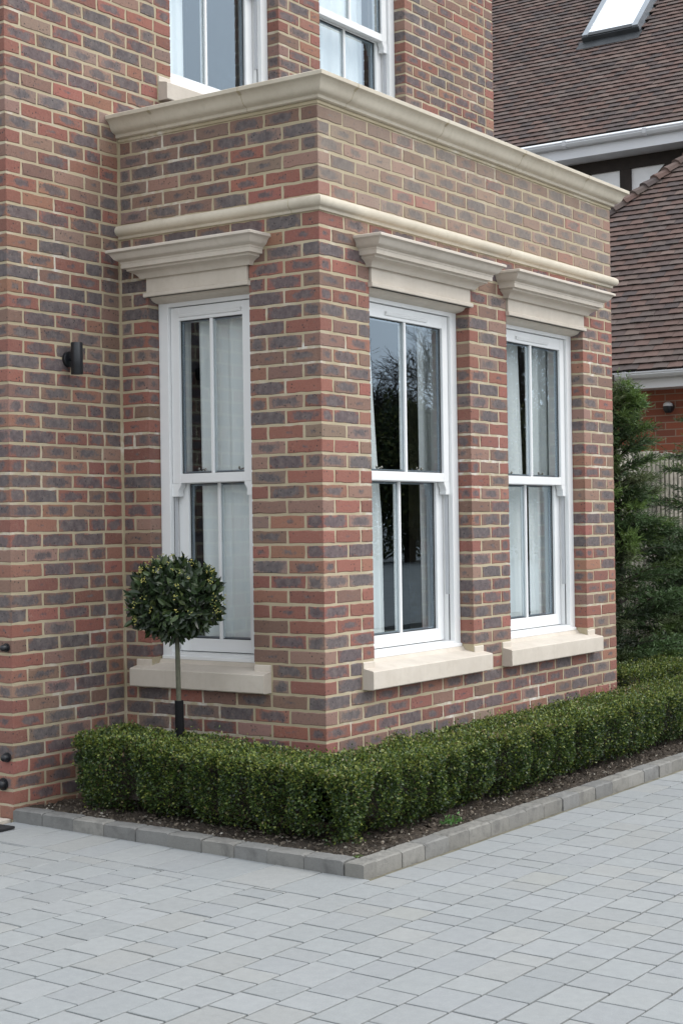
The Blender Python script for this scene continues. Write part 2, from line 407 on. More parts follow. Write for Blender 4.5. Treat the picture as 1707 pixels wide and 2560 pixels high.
def one_brick(O, U, N, u0, u1, z0, z1, ca, cb, tint, mt=0):
    """brick face on plane O+U*u, outward normal N; ca / cb: mitred corner at that end"""
    lu, lz = u1-u0, z1-z0
    j = lambda a=.0009: rnd.uniform(-a, a)
    nu = max(2, int(round(lu/.045)))
    outer = []
    for k in range(nu+1): outer.append((k/nu, 0))
    outer.append((1, .5))
    for k in range(nu, -1, -1): outer.append((k/nu, 1))
    outer.append((0, .5))
    tx, tz, off = j(.0016), j(.001), j(.0011)
    ring0, ring1, ring2, uvs = [], [], [], []
    for (a, b) in outer:
        su = -1 if a == 0 else (1 if a == 1 else 0); sz = -1 if b == 0 else (1 if b == 1 else 0)
        uo = u0+a*lu+(0 if (ca and a == 0) or (cb and a == 1) else j(.0025)); zo = z0+b*lz+j(.0022)
        ch = rnd.uniform(.0018, .0046) if rnd.random() > .07 else rnd.uniform(.006, .012)
        ui = uo-su*ch; zi = zo-sz*ch
        dn = off+tx*(a-.5)+tz*(b-.5)
        ring0.append((ui, zi, dn)); ring1.append((uo, zo, -.003 if not ((ca and a == 0) or (cb and a == 1)) else -.0015))
        mu = (.010 if (ca and a == 0) else (-.010 if (cb and a == 1) else 0))
        ring2.append((uo+mu, zo, -.013)); uvs.append((2*a-1, 2*b-1))
    def W(p): return (O[0]+U[0]*p[0]+N[0]*p[2], O[1]+U[1]*p[0]+N[1]*p[2], p[1])
    n = len(outer)
    V = [W(p) for p in ring0]+[W(p) for p in ring1]+[W(p) for p in ring2]
    F = [tuple(range(n))]; UV = [uvs]
    for k in range(n):
        k2 = (k+1) % n
        F.append((n+k, n+k2, k2, k)); UV.append([uvs[k], uvs[k2], uvs[k2], uvs[k]])
        F.append((2*n+k, 2*n+k2, n+k2, n+k)); UV.append([uvs[k], uvs[k2], uvs[k2], uvs[k]])
    flip = (U[0]*N[1]-U[1]*N[0]) > 0      # U x Z orientation
    if flip:
        F = [f[::-1] for f in F]; UV = [u[::-1] for u in UV]
    wall.mesh(V, F, mt, tint, UV)
corner_tint = {}
def brick_face(O, U, N, a, b, origin, parity, z0, z1, ends, key=None, zone=None, lay=.225):
    """ends: (left, right) each 'corner:<name>' mitred, or None butt"""
    c0, c1 = int(round(z0/CH)), int(round(z1/CH))
    for c in range(c0, c1):
        off = 0 if (c+parity) % 2 == 0 else -.1125
        k = math.floor((a-origin-off)/lay)-1
        pcs = []
        while True:
            s = origin+off+k*lay; e = s+lay-.01; k += 1
            if s >= b: break
            s2, e2 = max(s, a), min(e, b)
            if e2-s2 > .004: pcs.append([s2, e2])
        if pcs and pcs[0][1]-pcs[0][0] < .055 and len(pcs) > 1:
            m_ = (pcs[0][0]+pcs[1][1])/2 if pcs[1][1]-pcs[0][0] > .24 else None
            if m_: pcs[0][1] = m_-.005; pcs[1][0] = m_+.005
            else: pcs[1][0] = pcs[0][0]; pcs.pop(0)
        if pcs and pcs[-1][1]-pcs[-1][0] < .055 and len(pcs) > 1:
            m_ = (pcs[-1][1]+pcs[-2][0])/2 if pcs[-1][1]-pcs[-2][0] > .24 else None
            if m_: pcs[-2][1] = m_-.005; pcs[-1][0] = m_+.005
            else: pcs[-2][1] = pcs[-1][1]; pcs.pop()
        if not pcs: continue
        if ends[0]: pcs[0][0] = a
        if ends[1]: pcs[-1][1] = b
        for i, (s, e) in enumerate(pcs):
            ca = bool(ends[0]) and i == 0; cb = bool(ends[1]) and i == len(pcs)-1
            zn = zone or ('corner' if ((ca or cb) and (e-s) < .13 and rnd.random() < .7) else 'wall')
            if zone in ('parapet', 'limed_sunlit') and (ca or cb) and e-s < .13 and rnd.random() < .6: zn = 'corner'
            tint = None
            for fl, nm in ((ca, ends[0]), (cb, ends[1])):
                if fl and nm:
                    kk = (nm, c)
                    if kk in corner_tint: tint = corner_tint[kk]
            if tint is None: tint = brick_colour(s, c*CH, zn)
            for fl, nm in ((ca, ends[0]), (cb, ends[1])):
                if fl and nm: corner_tint[(nm, c)] = tint
            dz = rnd.uniform(-.0007, .0007)
            one_brick(O, U, N, s+(0 if ca else .0016), e-(0 if cb else .0016), c*CH+.0066+dz, (c+1)*CH-.0066+dz, ca, cb, tint, MBL if zone == 'limed_sunlit' else MBR)
X_, Y_ = (1, 0), (0, 1)
NX, NY = (-1, 0), (0, -1)
def bf(plane, a, b, z0, z1, ends, parity, origin=0, zone=None):
    if plane == 'front': O, U, N = (0, 0), X_, NY
    elif plane == 'left': O, U, N = (0, 0), Y_, NX
    elif plane == 'main': O, U, N = (0, Dp), X_, NY
    elif plane == 'side': O, U, N = (-Lw, 0), Y_, NX
    brick_face(O, U, N, a, b, origin, parity, z0, z1, ends, zone=zone)
Z20 = 3.0                       # string course bottom (course 40)
# bay front
pf = 1                          # odd courses start with a stretcher below the string
bf('front', 0, Wf, 0, ZS, ('C', 'R'), pf)
sx = .105
for (za, zb) in ((ZS, .75),):
    bf('front', 0, A0-sx-.008, za, zb, ('C', None), pf); bf('front', A1+sx+.008, B0-sx-.008, za, zb, (None, None), pf); bf('front', B1+sx+.008, Wf, za, zb, (None, 'R'), pf)
za, zb = .75, ZT
bf('front', 0, A0, za, zb, ('C', 'a0'), pf); bf('front', A1, B0, za, zb, ('a1', 'b0'), pf); bf('front', B1, Wf, za, zb, ('b1', 'R'), pf)
bf('front', 0, Wf, ZT, Z20, ('C', 'R'), pf)
bf('front', 0, Wf, 3.075, 3.525, ('C', 'R'), 0, zone='limed_sunlit')
# bay left side
pl = 0
iD = Dp-.008
bf('left', 0, iD, 0, ZS, ('C', None), pl)
bf('left', 0, L0-sx-.008, ZS, .75, ('C', None), pl); bf('left', L1+sx+.008, iD, ZS, .75, (None, None), pl)
bf('left', 0, L0, .75, ZT, ('C', 'l0'), pl); bf('left', L1, iD, .75, ZT, ('l1', None), pl)
bf('left', 0, iD, ZT, Z20, ('C', None), pl)
bf('left', 0, iD, 3.075, 3.525, ('C', None), 1, zone='parapet')
# reveals
def rev(O, U, N, ends, z0, z1, depth=.1):
    brick_face(O, U, N, 0, depth, 0, 0, z0, z1, ends, lay=.5)
for nm, x, n_ in (('a0', A0, (1, 0)), ('a1', A1, (-1, 0)), ('b0', B0, (1, 0)), ('b1', B1, (-1, 0))):
    rev((x, 0), Y_, n_, (nm, None), .75, ZT)
for nm, y, n_ in (('l0', L0, (0, 1)), ('l1', L1, (0, -1))):
    rev((0, y), X_, n_, (nm, None), .75, ZT)
# main wall (y = Dp)
bf('main', -Lw, -.008, -.0, 3.6, ('M', None), 0, origin=-Lw)
bf('main', -Lw, 4.18, 3.6, UP0, ('M', 'E'), 0, origin=-Lw)
for (a, b, e) in ((-Lw, A0-sx-.008, ('M', None)), (A1+sx+.008, B0-sx-.008, (None, None)), (B1+sx+.008, 4.18, (None, 'E'))):
    bf('main', a, b, UP0, UP0+.15, e, 0, origin=-Lw if a < 0 else 0)
for (a, b, e) in ((-Lw, A0, ('M', 'u0')), (A1, B0, ('u1', 'v0')), (B1, 4.18, ('v1', 'E'))):
    bf('main', a, b, UP0+.15, UP1, e, 0, origin=-Lw if a < 0 else 0)
for nm, x, n_ in (('u0', A0, (1, 0)), ('u1', A1, (-1, 0)), ('v0', B0, (1, 0)), ('v1', B1, (-1, 0))):
    rev((x, Dp), Y_, n_, (nm, None), UP0+.15, UP1)
# side wall running back from the left corner
bf('side', Dp, Dp+6.6, -.0, 3.6, ('M', None), 1, origin=Dp)
bf('side', Dp, Dp+6.6, 3.6, TOP, ('M', None), 1, origin=Dp)
bf('main', -Lw, 4.18, UP1, TOP, ('M', 'E'), 0, origin=-Lw)
# solid walls behind the bricks (mortar outside, plaster inside)
def slab(O, U, N, u0, u1, z0, z1, holes, th=.2, rec=.0028):
    us = sorted(set([u0, u1]+[h for q in holes for h in q[:2]])); zs = sorted(set([z0, z1]+[h for q in holes for h in q[2:]]))
    for i in range(len(us)-1):
        for k in range(len(zs)-1):
            um, zm = (us[i]+us[i+1])/2, (zs[k]+zs[k+1])/2
            if any(h[0] < um < h[1] and h[2] < zm < h[3] for h in holes): continue
            def W(u, z, d): return (O[0]+U[0]*u-N[0]*d, O[1]+U[1]*u-N[1]*d, z)
            g = .0028
            def edge(u, side):      # recess mortar also in the reveals
                return u
            a, b = us[i], us[i+1]
            ha = any(abs(h[1]-a) < 1e-6 and h[2] < zm < h[3] for h in holes); hb = any(abs(h[0]-b) < 1e-6 and h[2] < zm < h[3] for h in holes)
            if ha: a += g
            if hb: b -= g
            if abs(a-u0) < 1e-6: a += rec
            if abs(b-u1) < 1e-6: b -= rec
            v = [W(a, zs[k], rec), W(b, zs[k], rec), W(b, zs[k+1], rec), W(a, zs[k+1], rec), W(a, zs[k], th), W(b, zs[k], th), W(b, zs[k+1], th), W(a, zs[k+1], th)]
            wall.mesh(v, [(0, 1, 2, 3), (0, 3, 7, 4), (1, 5, 6, 2), (0, 4, 5, 1), (3, 2, 6, 7)], MMO); wall.mesh(v, [(4, 7, 6, 5)], MPL)
hA = (A0, A1, ZS+.005, ZT); hB = (B0, B1, ZS+.005, ZT); hL = (L0, L1, ZS+.005, ZT)
hs = [(a-sx-.008, b+sx+.008, ZS, .75) for a, b in ((A0, A1), (B0, B1))]
slab((0, 0), X_, NY, 0, Wf, -.3, 3.56, [(A0, A1, ZS, ZT), (B0, B1, ZS, ZT)])
slab((0, 0), Y_, NX, .1958, Dp+.1, -.3, 3.56, [(L0, L1, ZS, ZT)])
slab((0, Dp), X_, NY, -Lw, .2, -.3, 3.57, [])
slab((0, Dp), X_, NY, -Lw, 4.18, 3.57, TOP, [(A0, A1, UP0, UP1), (B0, B1, UP0, UP1)])
slab((0, Dp), X_, NY, 3.2, 4.18, -.3, 3.57, [])
slab((-Lw, 0), Y_, NX, Dp+.1958, 8, -.3, TOP, [])
wall.box(Wf-.2, Wf-.0042, .2, Dp+.05, -.3, 3.56, MMO); wall.box(4.0, 4.1758, Dp+.2, 8, -.3, TOP, MMO)
wall.box(-.6, 4.0, 7.8, 8, -.3, TOP, MPL)
wall.build('wall', house)
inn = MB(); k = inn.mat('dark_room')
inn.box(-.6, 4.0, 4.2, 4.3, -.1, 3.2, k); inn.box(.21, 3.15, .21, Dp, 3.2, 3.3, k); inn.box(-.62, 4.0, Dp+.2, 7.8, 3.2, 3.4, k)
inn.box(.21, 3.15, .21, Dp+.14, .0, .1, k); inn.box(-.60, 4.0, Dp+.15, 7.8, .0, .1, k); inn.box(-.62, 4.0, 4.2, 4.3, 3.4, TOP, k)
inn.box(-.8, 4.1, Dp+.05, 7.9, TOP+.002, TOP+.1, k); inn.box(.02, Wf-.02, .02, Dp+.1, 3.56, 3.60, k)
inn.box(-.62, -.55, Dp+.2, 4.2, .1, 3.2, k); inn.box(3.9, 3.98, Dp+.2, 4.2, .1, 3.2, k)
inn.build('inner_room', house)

# ------------------------------------------------------------------ swept stone
def sweep(mb, prof, path, m):
    """path: list of (fn(p)->(x,y)) stations; prof (p,z) closed polygon"""
    n = len(prof); V = []
    for st in path:
        for p, z in prof: x, y = st(p); V.append((x, y, z))
    F = []
    for i in range(len(path)-1):
        for k in range(n): F.append((i*n+k, i*n+(k+1) % n, (i+1)*n+(k+1) % n, (i+1)*n+k))
    F += [tuple(range(n)), tuple((len(path)-1)*n+k for k in range(n))[::-1]]
    mb.mesh(V, F, m); mb.recalc = True
def arc(cx, cz, r, a0, a1, n): return [(cx+r*math.cos(R(a0+(a1-a0)*i/n)), cz+r*math.sin(R(a0+(a1-a0)*i/n))) for i in range(n+1)]
corn = [(-.01, 3.545), (.016, 3.545), (.022, 3.548), (.024, 3.556), (.024, 3.562), (.030, 3.566), (.040, 3.568), (.050, 3.574), (.058, 3.583), (.063, 3.594), (.068, 3.606), (.075, 3.617), (.083, 3.625), (.090, 3.629), (.096, 3.631), (.100, 3.634), (.100, 3.652), (.094, 3.656), (-.01, 3.672)]
strg = [(-.01, 3.0), (.008, 3.0), (.010, 3.004), (.010, 3.012), (.014, 3.016)]+arc(.012, 3.044, .028, -88, 90, 9)+[(-.01, 3.073)]
def bay_sweep(name, prof, mat_, gaps_left, gaps_front):
    mb = MB(); k = mb.mat(mat_); k2 = mb.mat('mortar'); g = .0025
    # left leg from y=Dp to corner, front leg, right return
    ys = [Dp]+gaps_left; 
    for i, y in enumerate(ys):
        a = y if i == 0 else y-g
        if i+1 < len(ys):
            b = ys[i+1]+g
            sweep(mb, prof, [lambda p, a=a: (-p, a), lambda p, b=b: (-p, b)], k)
        else:
            xe = gaps_front[0]-g
            sweep(mb, prof, [lambda p, a=a: (-p, a), lambda p: (-p, -p), lambda p, b=xe: (b, -p)], k)
    for i, x in enumerate(gaps_front):
        a = x+g
        if i+1 < len(gaps_front): sweep(mb, prof, [lambda p, a=a: (a, -p), lambda p, b=gaps_front[i+1]-g: (b, -p)], k)
        else: sweep(mb, prof, [lambda p, a=a: (a, -p), lambda p: (Wf+p, -p), lambda p: (Wf+p, Dp)], k)
    inner = [(p-.0012 if p > 0 else p, z+(.0012 if z < (prof[0][1]+.03) else -.0012)) for p, z in prof]
    for y in gaps_left: sweep(mb, inner, [lambda p, a=y+.01: (-p, a), lambda p, b=y-.01: (-p, b)], k2)
    for x in gaps_front: sweep(mb, inner, [lambda p, a=x-.01: (a, -p), lambda p, b=x+.01: (b, -p)], k2)
    return mb.build(name, house, smooth=True)
bay_sweep('cornice', corn, 'cornice_stone', [1.02, .42], [.22, 1.1, 2.0, 2.85])
bay_sweep('string_course', strg, 'cornice_stone', [.16], [1.9])
mb = MB(); k = mb.mat('mortar'); sweep(mb, [(-.01, 3.525), (.004, 3.526), (.006, 3.536), (.002, 3.5445), (-.01, 3.5445)], [lambda p: (-p, Dp), lambda p: (-p, -p), lambda p: (Wf+p, -p), lambda p: (Wf+p, Dp)], k)
mb.build('bedding_joint', house)

hood = [(-.02, 2.80), (.028, 2.768), (.032, 2.772), (.036, 2.780), (.046, 2.790), (.062, 2.799), (.080, 2.806), (.084, 2.808), (.084, 2.818), (.104, 2.820), (.106, 2.8205), (.106, 2.842), (.109, 2.845), (.109, 2.852), (.115, 2.856), (.126, 2.860), (.136, 2.867), (.143, 2.877), (.150, 2.888), (.158, 2.895), (.166, 2.898), (.170, 2.900), (.170, 2.911), (.165, 2.915), (-.02, 2.925)]
frieze = [(-.10, 2.642), (-.084, 2.642), (-.062, 2.645), (-.044, 2.650), (-.030, 2.657), (-.022, 2.666), (-.02, 2.676), (.012, 2.678), (.012, 2.768), (.012, 2.80), (-.10, 2.80)]
lip = [(-.03, 2.669), (.020, 2.669), (.024, 2.673), (.024, 2.689), (.019, 2.693), (-.03, 2.698)]
def lintel(axis, a, b):
    mb = MB(); k = mb.mat('pale_stone'); e = .004
    if axis == 'x':
        sweep(mb, [(p, z) for p, z in frieze], [lambda p: (a+e, -p), lambda p: (b-e, -p)], k)
        sweep(mb, hood, [lambda p: (a-p*.84, .02), lambda p: (a-p*.84, -p), lambda p: (b+p*.84, -p), lambda p: (b+p*.84, .02)], k)
        mb.prism(lip, lambda t_, p: (t_, -p[0], p[1]), a+.0045, b-.0045, k); mb.prism([q for q in lip if q[0] > 0]+[(-.004, 2.693), (-.004, 2.669)], lambda t_, p: (t_, -p[0]-.0004, p[1]), a-.009, b+.009, k)
        mb.box(a+.006, b-.006, -.015, .099, 2.79, 2.849, k)
    else:
        sweep(mb, frieze, [lambda p: (-p, b-e), lambda p: (-p, a+e)], k)
        sweep(mb, hood, [lambda p: (.02, b+p*.84), lambda p: (-p, b+p*.84), lambda p: (-p, a-p*.84), lambda p: (.02, a-p*.84)], k)
        mb.prism(lip, lambda t_, p: (-p[0], t_, p[1]), a+.0045, b-.0045, k); mb.prism([q for q in lip if q[0] > 0]+[(-.004, 2.693), (-.004, 2.669)], lambda t_, p: (-p[0]-.0004, t_, p[1]), a-.009, b+.009, k)
        mb.box(-.015, .099, a+.006, b-.006, 2.79, 2.849, k)
    return mb.build('lintel', house, smooth=True)
lintel('x', A0, A1); lintel('x', B0, B1); lintel('y', L0, L1)
def sill(frame, a, b, zo=0):
    """frame(u, d, z): u along wall, d outward"""
    mb = MB(); k = mb.mat('pale_stone')
    pr = [(-.12, .603), (.058, .603), (.063, .608), (.063, .694), (.058, .699), (-.06, .722), (-.072, .742), (-.12, .744)]
    n = len(pr); a0, b0 = a-.105, b+.105
    V = [frame(a0, p, z+zo) for p, z in pr]+[frame(b0, p, z+zo) for p, z in pr]
    V2 = []
    mb.mesh(V, [(i, (i+1) % n, n+(i+1) % n, n+i) for i in range(n)]+[tuple(range(n))[::-1], tuple(range(n, 2*n))], k)
    # stooling blocks that carry the brickwork at the ends
    for u0, u1 in ((a0-.0015, a-.004), (b+.004, b0+.0015)):
        q = [(-.05, .70), (.0015, .70), (.004, .704), (.004, .738), (.0, .743), (-.05, .744)]; m_ = len(q)
        V = [frame(u0, p, z+zo) for p, z in q]+[frame(u1, p, z+zo) for p, z in q]
        mb.mesh(V, [(i, (i+1) % m_, m_+(i+1) % m_, m_+i) for i in range(m_)]+[tuple(range(m_))[::-1], tuple(range(m_, 2*m_))], k)
    # splayed faces of the stooling inside the opening
    mb.recalc = True
    return mb.build('window_sill', house)
fr_front = lambda u, d, z: (u, -d, z)
fr_left = lambda u, d, z: (-d, u, z)
fr_up = lambda u, d, z: (u, Dp-d, z)
sill(fr_front, A0, A1); sill(fr_front, B0, B1); sill(fr_left, L0, L1)
sill(fr_up, A0, A1, UP0-.60+.0); sill(fr_up, B0, B1, UP0-.60+.0)

# ------------------------------------------------------------------ sash windows
def window_parts(w, h, rail):
    """local: x across, y depth into the wall (0 = frame face), z up. rail = top of meeting rail"""
    P = {}
    jw = .066; D_ = .14
    f = MB(); k = f.mat('upvc'); g = f.mat('upvc_groove')
    f.box(0, jw, 0, D_, 0, h, k, bev=.002); f.box(w-jw, w, 0, D_, 0, h, k, bev=.002)
    f.box(jw-.001, w-jw+.001, .003, D_, h-.030, h-.001, k)
    f.box(jw-.001, w-jw+.001, .004, D_, .001, .036, k); f.box(.004, w-.004, -.012, .02, .0, .020, k, bev=.003)
    for s in (0, 1):
        x0, x1 = (jw-.002, jw+.007) if s == 0 else (w-jw-.007, w-jw+.002)
        f.box(x0, x1, .030, .052, .30, rail-.12, g, bev=.001)
    seal_shade = f.mat('gasket')  # dark strips: brush seals, also drawn in as the sash gap shadow lines
    f.box(jw-.001, jw+.004, .030, .034, .04, h-.034, seal_shade); f.box(w-jw-.004, w-jw+.001, .030, .034, .04, h-.034, seal_shade)
    f.box(jw, w-jw, .030, .034, h-.035, h-.029, seal_shade); f.box(jw, w-jw, .080, .084, .034, .041, seal_shade)
    f.box(jw-.001, jw+.004, .078, .082, .036, rail, seal_shade); f.box(w-jw-.004, w-jw+.001, .078, .082, .036, rail, seal_shade)
    P['window'] = f
    us = MB(); k = us.mat('upvc'); gk = us.mat('gasket'); sp = us.mat('spacer')
    def sash(mb, x0, x1, z0, z1, y0, y1, st, top, bot, yg, bar_y):
        mb.box(x0, x0+st, y0, y1, z0, z1, k, bev=.0025); mb.box(x1-st, x1, y0, y1, z0, z1, k, bev=.0025)
        mb.box(x0+st-.001, x1-st+.001, y0+.0005, y1-.0005, z1-top, z1-.0005, k, bev=.002); mb.box(x0+st-.001, x1-st+.001, y0+.0005, y1-.0005, z0+.0005, z0+bot, k, bev=.002)
        a, b, c, d = x0+st, x1-st, z0+bot, z1-top; e = .0045
        for q in ((a-.002, a+e, c, d), (b-e, b+.002, c, d), (a+e, b-e, c-.002, c+e), (a+e, b-e, d-e, d+.002)): mb.box(q[0], q[1], yg-.006, yg-.001, q[2], q[3], gk)
        e = .012
        for q in ((a, a+e, c, d), (b-e, b, c, d), (a+e, b-e, c, c+e), (a+e, b-e, d-e, d)): mb.box(q[0], q[1], yg+.006, yg+.014, q[2], q[3], sp)
        xm = (x0+x1)/2
        mb.box(xm-.010, xm+.010, bar_y, yg-.0015, c-.001, d+.001, k, bev=.003); mb.box(xm-.011, xm+.011, yg+.005, yg+.022, c-.001, d+.001, k)
        return (a, b, c, d)
    gu = sash(us, jw+.003, w-jw-.003, rail-.050, h-.033, .018, .060, .058, .072, .050, .040, .024)
    for s in (0, 1):        # run-through horns
        pr = [(0, 0), (.060, 0), (.058, -.014), (.050, -.026), (.043, -.036), (.041, -.048), (.044, -.058), (.044, -.070), (0, -.070)]
        us.prism(pr, (lambda t_, p, s=s: ((jw+p[0]) if s == 0 else (w-jw-p[0]), t_, rail-.050+p[1])), .0185, .0595, k)
    P['upper_sash'] = us
    ls = MB(); k = ls.mat('upvc'); gk = ls.mat('gasket'); sp = ls.mat('spacer')
    gl_ = sash(ls, jw+.003, w-jw-.003, .040, rail-.004, .066, .108, .068, .048, .068, .088, .072)
    P['lower_sash'] = ls
    for nm, q, y in (('window_pane', gu, .040), ('window_pane.low', gl_, .088)):
        p = MB(); kk = p.mat('glass'); p.poly([(q[0], y, q[2]), (q[1], y, q[2]), (q[1], y, q[3]), (q[0], y, q[3])], kk); P[nm] = p
    v = MB(); kk = v.mat('upvc')
    x0, x1 = w*.5-.21, w*.5+.21
    v.prism([(.019, h-.088), (.010, h-.086), (.004, h-.072), (.006, h-.068), (.019, h-.066)], lambda t_, p: (t_, p[0], p[1]), x0, x1, kk)
    P['trickle_vent'] = v
    for i, xx in enumerate((w*.30, w*.70)):
        s = MB(); kk = s.mat('fastener_metal'); z = rail-.004
        s.box(xx-.028, xx+.028, .072, .098, z-.001, z+.004, kk, bev=.001); s.tube([(xx, .085, z), (xx, .085, z+.020)], [.010, .006], 8, kk)
        s.tube([(xx, .085, z+.018), (xx+.020, .084, z+.024), (xx+.036, .082, z+.026)], [.004, .0035, .003], 6, kk)
        s.tube([(xx+.034, .082, z+.021), (xx+.040, .082, z+.026), (xx+.040, .082, z+.034)], [.006, .008, .004], 8, kk)
        s.tube([(xx-.006, .085, z+.020), (xx-.006, .085, z+.032), (xx-.006, .085, z+.037)], [.004, .0065, .003], 8, kk)
        P['sash_fastener%d' % i] = s
    return P
def build_window(P, M, label=None):
    wo = P['window'].build('window', house, matrix=M, smooth=False)
    for key, mb in P.items():
        if key == 'window': continue
        nm = 'window_pane' if key.startswith('window_pane') else ('sash_fastener' if key.startswith('sash_f') else key)
        o = mb.build(nm, wo); 
    return wo
def copy_window(src, M):
    c = src.copy(); COL.objects.link(c); c.parent = house; c.matrix_world = M
    for ch in list(src.children):
        d = ch.copy(); COL.objects.link(d); d.parent = c
    return c
def MT(o, ux, dy):
    return Matrix(((ux[0], dy[0], 0, o[0]), (ux[1], dy[1], 0, o[1]), (0, 0, 1, o[2]), (0, 0, 0, 1)))
RC = .085; wA = A1-A0-.004
bpy.context.view_layer.update()
PA = window_parts(wA, 1.908, .986)
wa = build_window(PA, MT((A0+.002, RC, .742), (1, 0), (0, 1)))
copy_window(wa, MT((B0+.002, RC, .742), (1, 0), (0, 1)))
PLw = window_parts(L1-L0-.004, 1.908, .986)
build_window(PLw, MT((RC, L1-.002, .742), (0, -1), (1, 0)))
PU = window_parts(wA, UP1-(UP0+.142), .865)
wu = build_window(PU, MT((A0+.002, Dp+RC, UP0+.142), (1, 0), (0, 1)))
copy_window(wu, MT((B0+.002, Dp+RC, UP0+.142), (1, 0), (0, 1)))

# ------------------------------------------------------------------ curtains (hang free: things of their own)
def curtain(frame, u_out, edge, z0, z1, label, seed, cloth='curtain_cloth', amp=.010, per=.105):
    """frame(u, d, z); edge: list of (z, u) for the free edge"""
    mb = MB(); k = mb.mat(cloth); r = random.Random(seed); nu, nz = 60, 26
    V = []; ph = r.uniform(0, 6)
    for j in range(nz+1):
        z = z0+(z1-z0)*j/nz
        e = np.interp(z, [q[0] for q in edge], [q[1] for q in edge])
        for i in range(nu+1):
            s = i/nu; u = u_out+(e-u_out)*s
            kf = abs(edge[0][1]-u_out)/per
            d = amp*math.sin(2*math.pi*kf*s+ph+.4*math.sin(z*1.3))+amp*.45*math.sin(2*math.pi*kf*1.7*s+1+z*.5)
            V.append(frame(u, d, z))
    for j in range(nz):
        for i in range(nu):
            a = j*(nu+1)+i; mb.mesh([V[a], V[a+1], V[a+nu+2], V[a+nu+1]], [(0, 1, 2, 3)], k)
    me_v = V
    o = MB(); k = o.mat(cloth); o.mesh(V, [(j*(nu+1)+i, j*(nu+1)+i+1, (j+1)*(nu+1)+i+1, (j+1)*(nu+1)+i) for j in range(nz) for i in range(nu)], k)
    ob = o.build('curtain', smooth=True); return tag(ob, label, 'curtain', 'curtains behind the sash windows')
ff = lambda u, d, z: (u, .25+d, z); fl = lambda u, d, z: (.20+d, u, z); fu = lambda u, d, z: (u, Dp+.27+d, z)
curtain(ff, .40, [(.5, .93), (.9, .925), (1.47, .92), (1.8, .88), (2.34, .83), (2.7, .80)], .12, 2.72, 'white curtain with a slanting edge at the left of the middle tall bay window', 1)
curtain(ff, 1.56, [(.5, 1.33), (2.8, 1.31)], .12, 2.72, 'narrow white curtain at the right side of the middle tall bay window', 2)
curtain(ff, 1.84, [(.5, 2.60), (1.8, 2.535), (2.8, 2.49)], .12, 2.72, 'wide white curtain filling the left half of the rightmost bay window', 3)
curtain(ff, 3.02, [(.5, 2.625), (2.8, 2.61)], .12, 2.72, 'white curtain in the right half of the rightmost bay window', 4)
curtain(fl, 1.20, [(.5, .99), (2.8, .985)], .12, 2.72, 'narrow pale curtain at the left edge of the leftmost bay window', 5)
curtain(fl, .38, [(.5, .925), (2.8, .94)], .12, 2.72, 'wide pale curtain filling the right part of the leftmost bay window, behind the bay tree', 6)
curtain(fu, .36, [(3.5, .89), (6, .87)], 3.5, 5.8, 'white curtain at the left edge of the upper left window', 7)
curtain(fu, 1.52, [(3.5, 1.36), (6, 1.36)], 3.5, 5.8, 'thin brownish curtain at the right edge of the upper left window', 8, 'lining_cloth')
curtain(fu, 1.84, [(3.5, 2.79), (6, 2.79)], 3.5, 5.8, 'wide white curtain across the upper right window above the bay corner', 9)
curtain(fu, 3.0, [(3.5, 2.86), (6, 2.86)], 3.5, 5.8, 'thin brownish curtain at the right edge of the upper right window', 10, 'lining_cloth')

# ------------------------------------------------------------------ wall light, gate bolts, mat
wl = empty('wall_light', (-.405, Dp, 2.32), 'black cylindrical up-and-down wall light on the brick wall left of the bay', 'wall light')
def part(mb, name, root, smooth=True):
    o = mb.build(name, root, smooth=smooth); o.matrix_parent_inverse = root.matrix_world.inverted() if False else Matrix.Translation(-root.location)
    return o
mb = MB(); k = mb.mat('dark_metal'); mb.tube([(-.405, Dp-.001, 2.322), (-.405, Dp-.016, 2.322), (-.405, Dp-.019, 2.322)], [.041, .041, .036], 28, k); part(mb, 'back_plate', wl)
mb = MB(); k = mb.mat('dark_metal'); mb.tube([(-.405, Dp-.018, 2.322), (-.405, Dp-.05, 2.322)], .012, 14, k); part(mb, 'arm', wl)
mb = MB(); k = mb.mat('dark_metal'); c_ = (-.412, Dp-.072)
mb.tube([(c_[0], c_[1], 2.2405), (c_[0], c_[1], 2.2425), (c_[0], c_[1], 2.4025), (c_[0], c_[1], 2.4045)], [.0295, .031, .031, .0295], 28, k); part(mb, 'lamp_body', wl)
def bolt(y, z, r, lab):
    e = empty('gate_hinge', (-Lw, y, z), lab, 'hinge', 'black gate hinge bolts')
    mb = MB(); k = mb.mat('dark_metal'); mb.tube([(-Lw-.002, y, z), (-Lw-.010, y, z)], r*1.3, 16, k); part(mb, 'plate', e)
    mb = MB(); k = mb.mat('dark_metal'); mb.tube([(-Lw-.010, y, z), (-Lw-.030, y, z), (-Lw-.038, y, z), (-Lw-.042, y, z)], [r, r, r*.75, r*.3], 16, k); part(mb, 'bolt_head', e)
bolt(1.352, .858, .017, 'upper black gate hinge bolt on the left corner of the house'); bolt(1.356, .313, .019, 'middle black gate hinge bolt on the left corner of the house'); bolt(1.385, .178, .024, 'lowest and largest black gate hinge on the left corner of the house')
mb = MB(); k = mb.mat('rubber_mat'); mb.box(-1.9, -.955, 1.17, 1.9, .0, .012, k, bev=.002); tag(mb.build('door_mat'), 'black rubber mat on the paving at the left corner of the house', 'mat')
mb = MB(); k = mb.mat('pale_stone'); mb.box(-.945, -.826, 1.335, 3.2, -.02, .010, k, bev=.002); tag(mb.build('threshold_slab'), 'thin pale stone strip at the foot of the left wall corner', 'threshold')

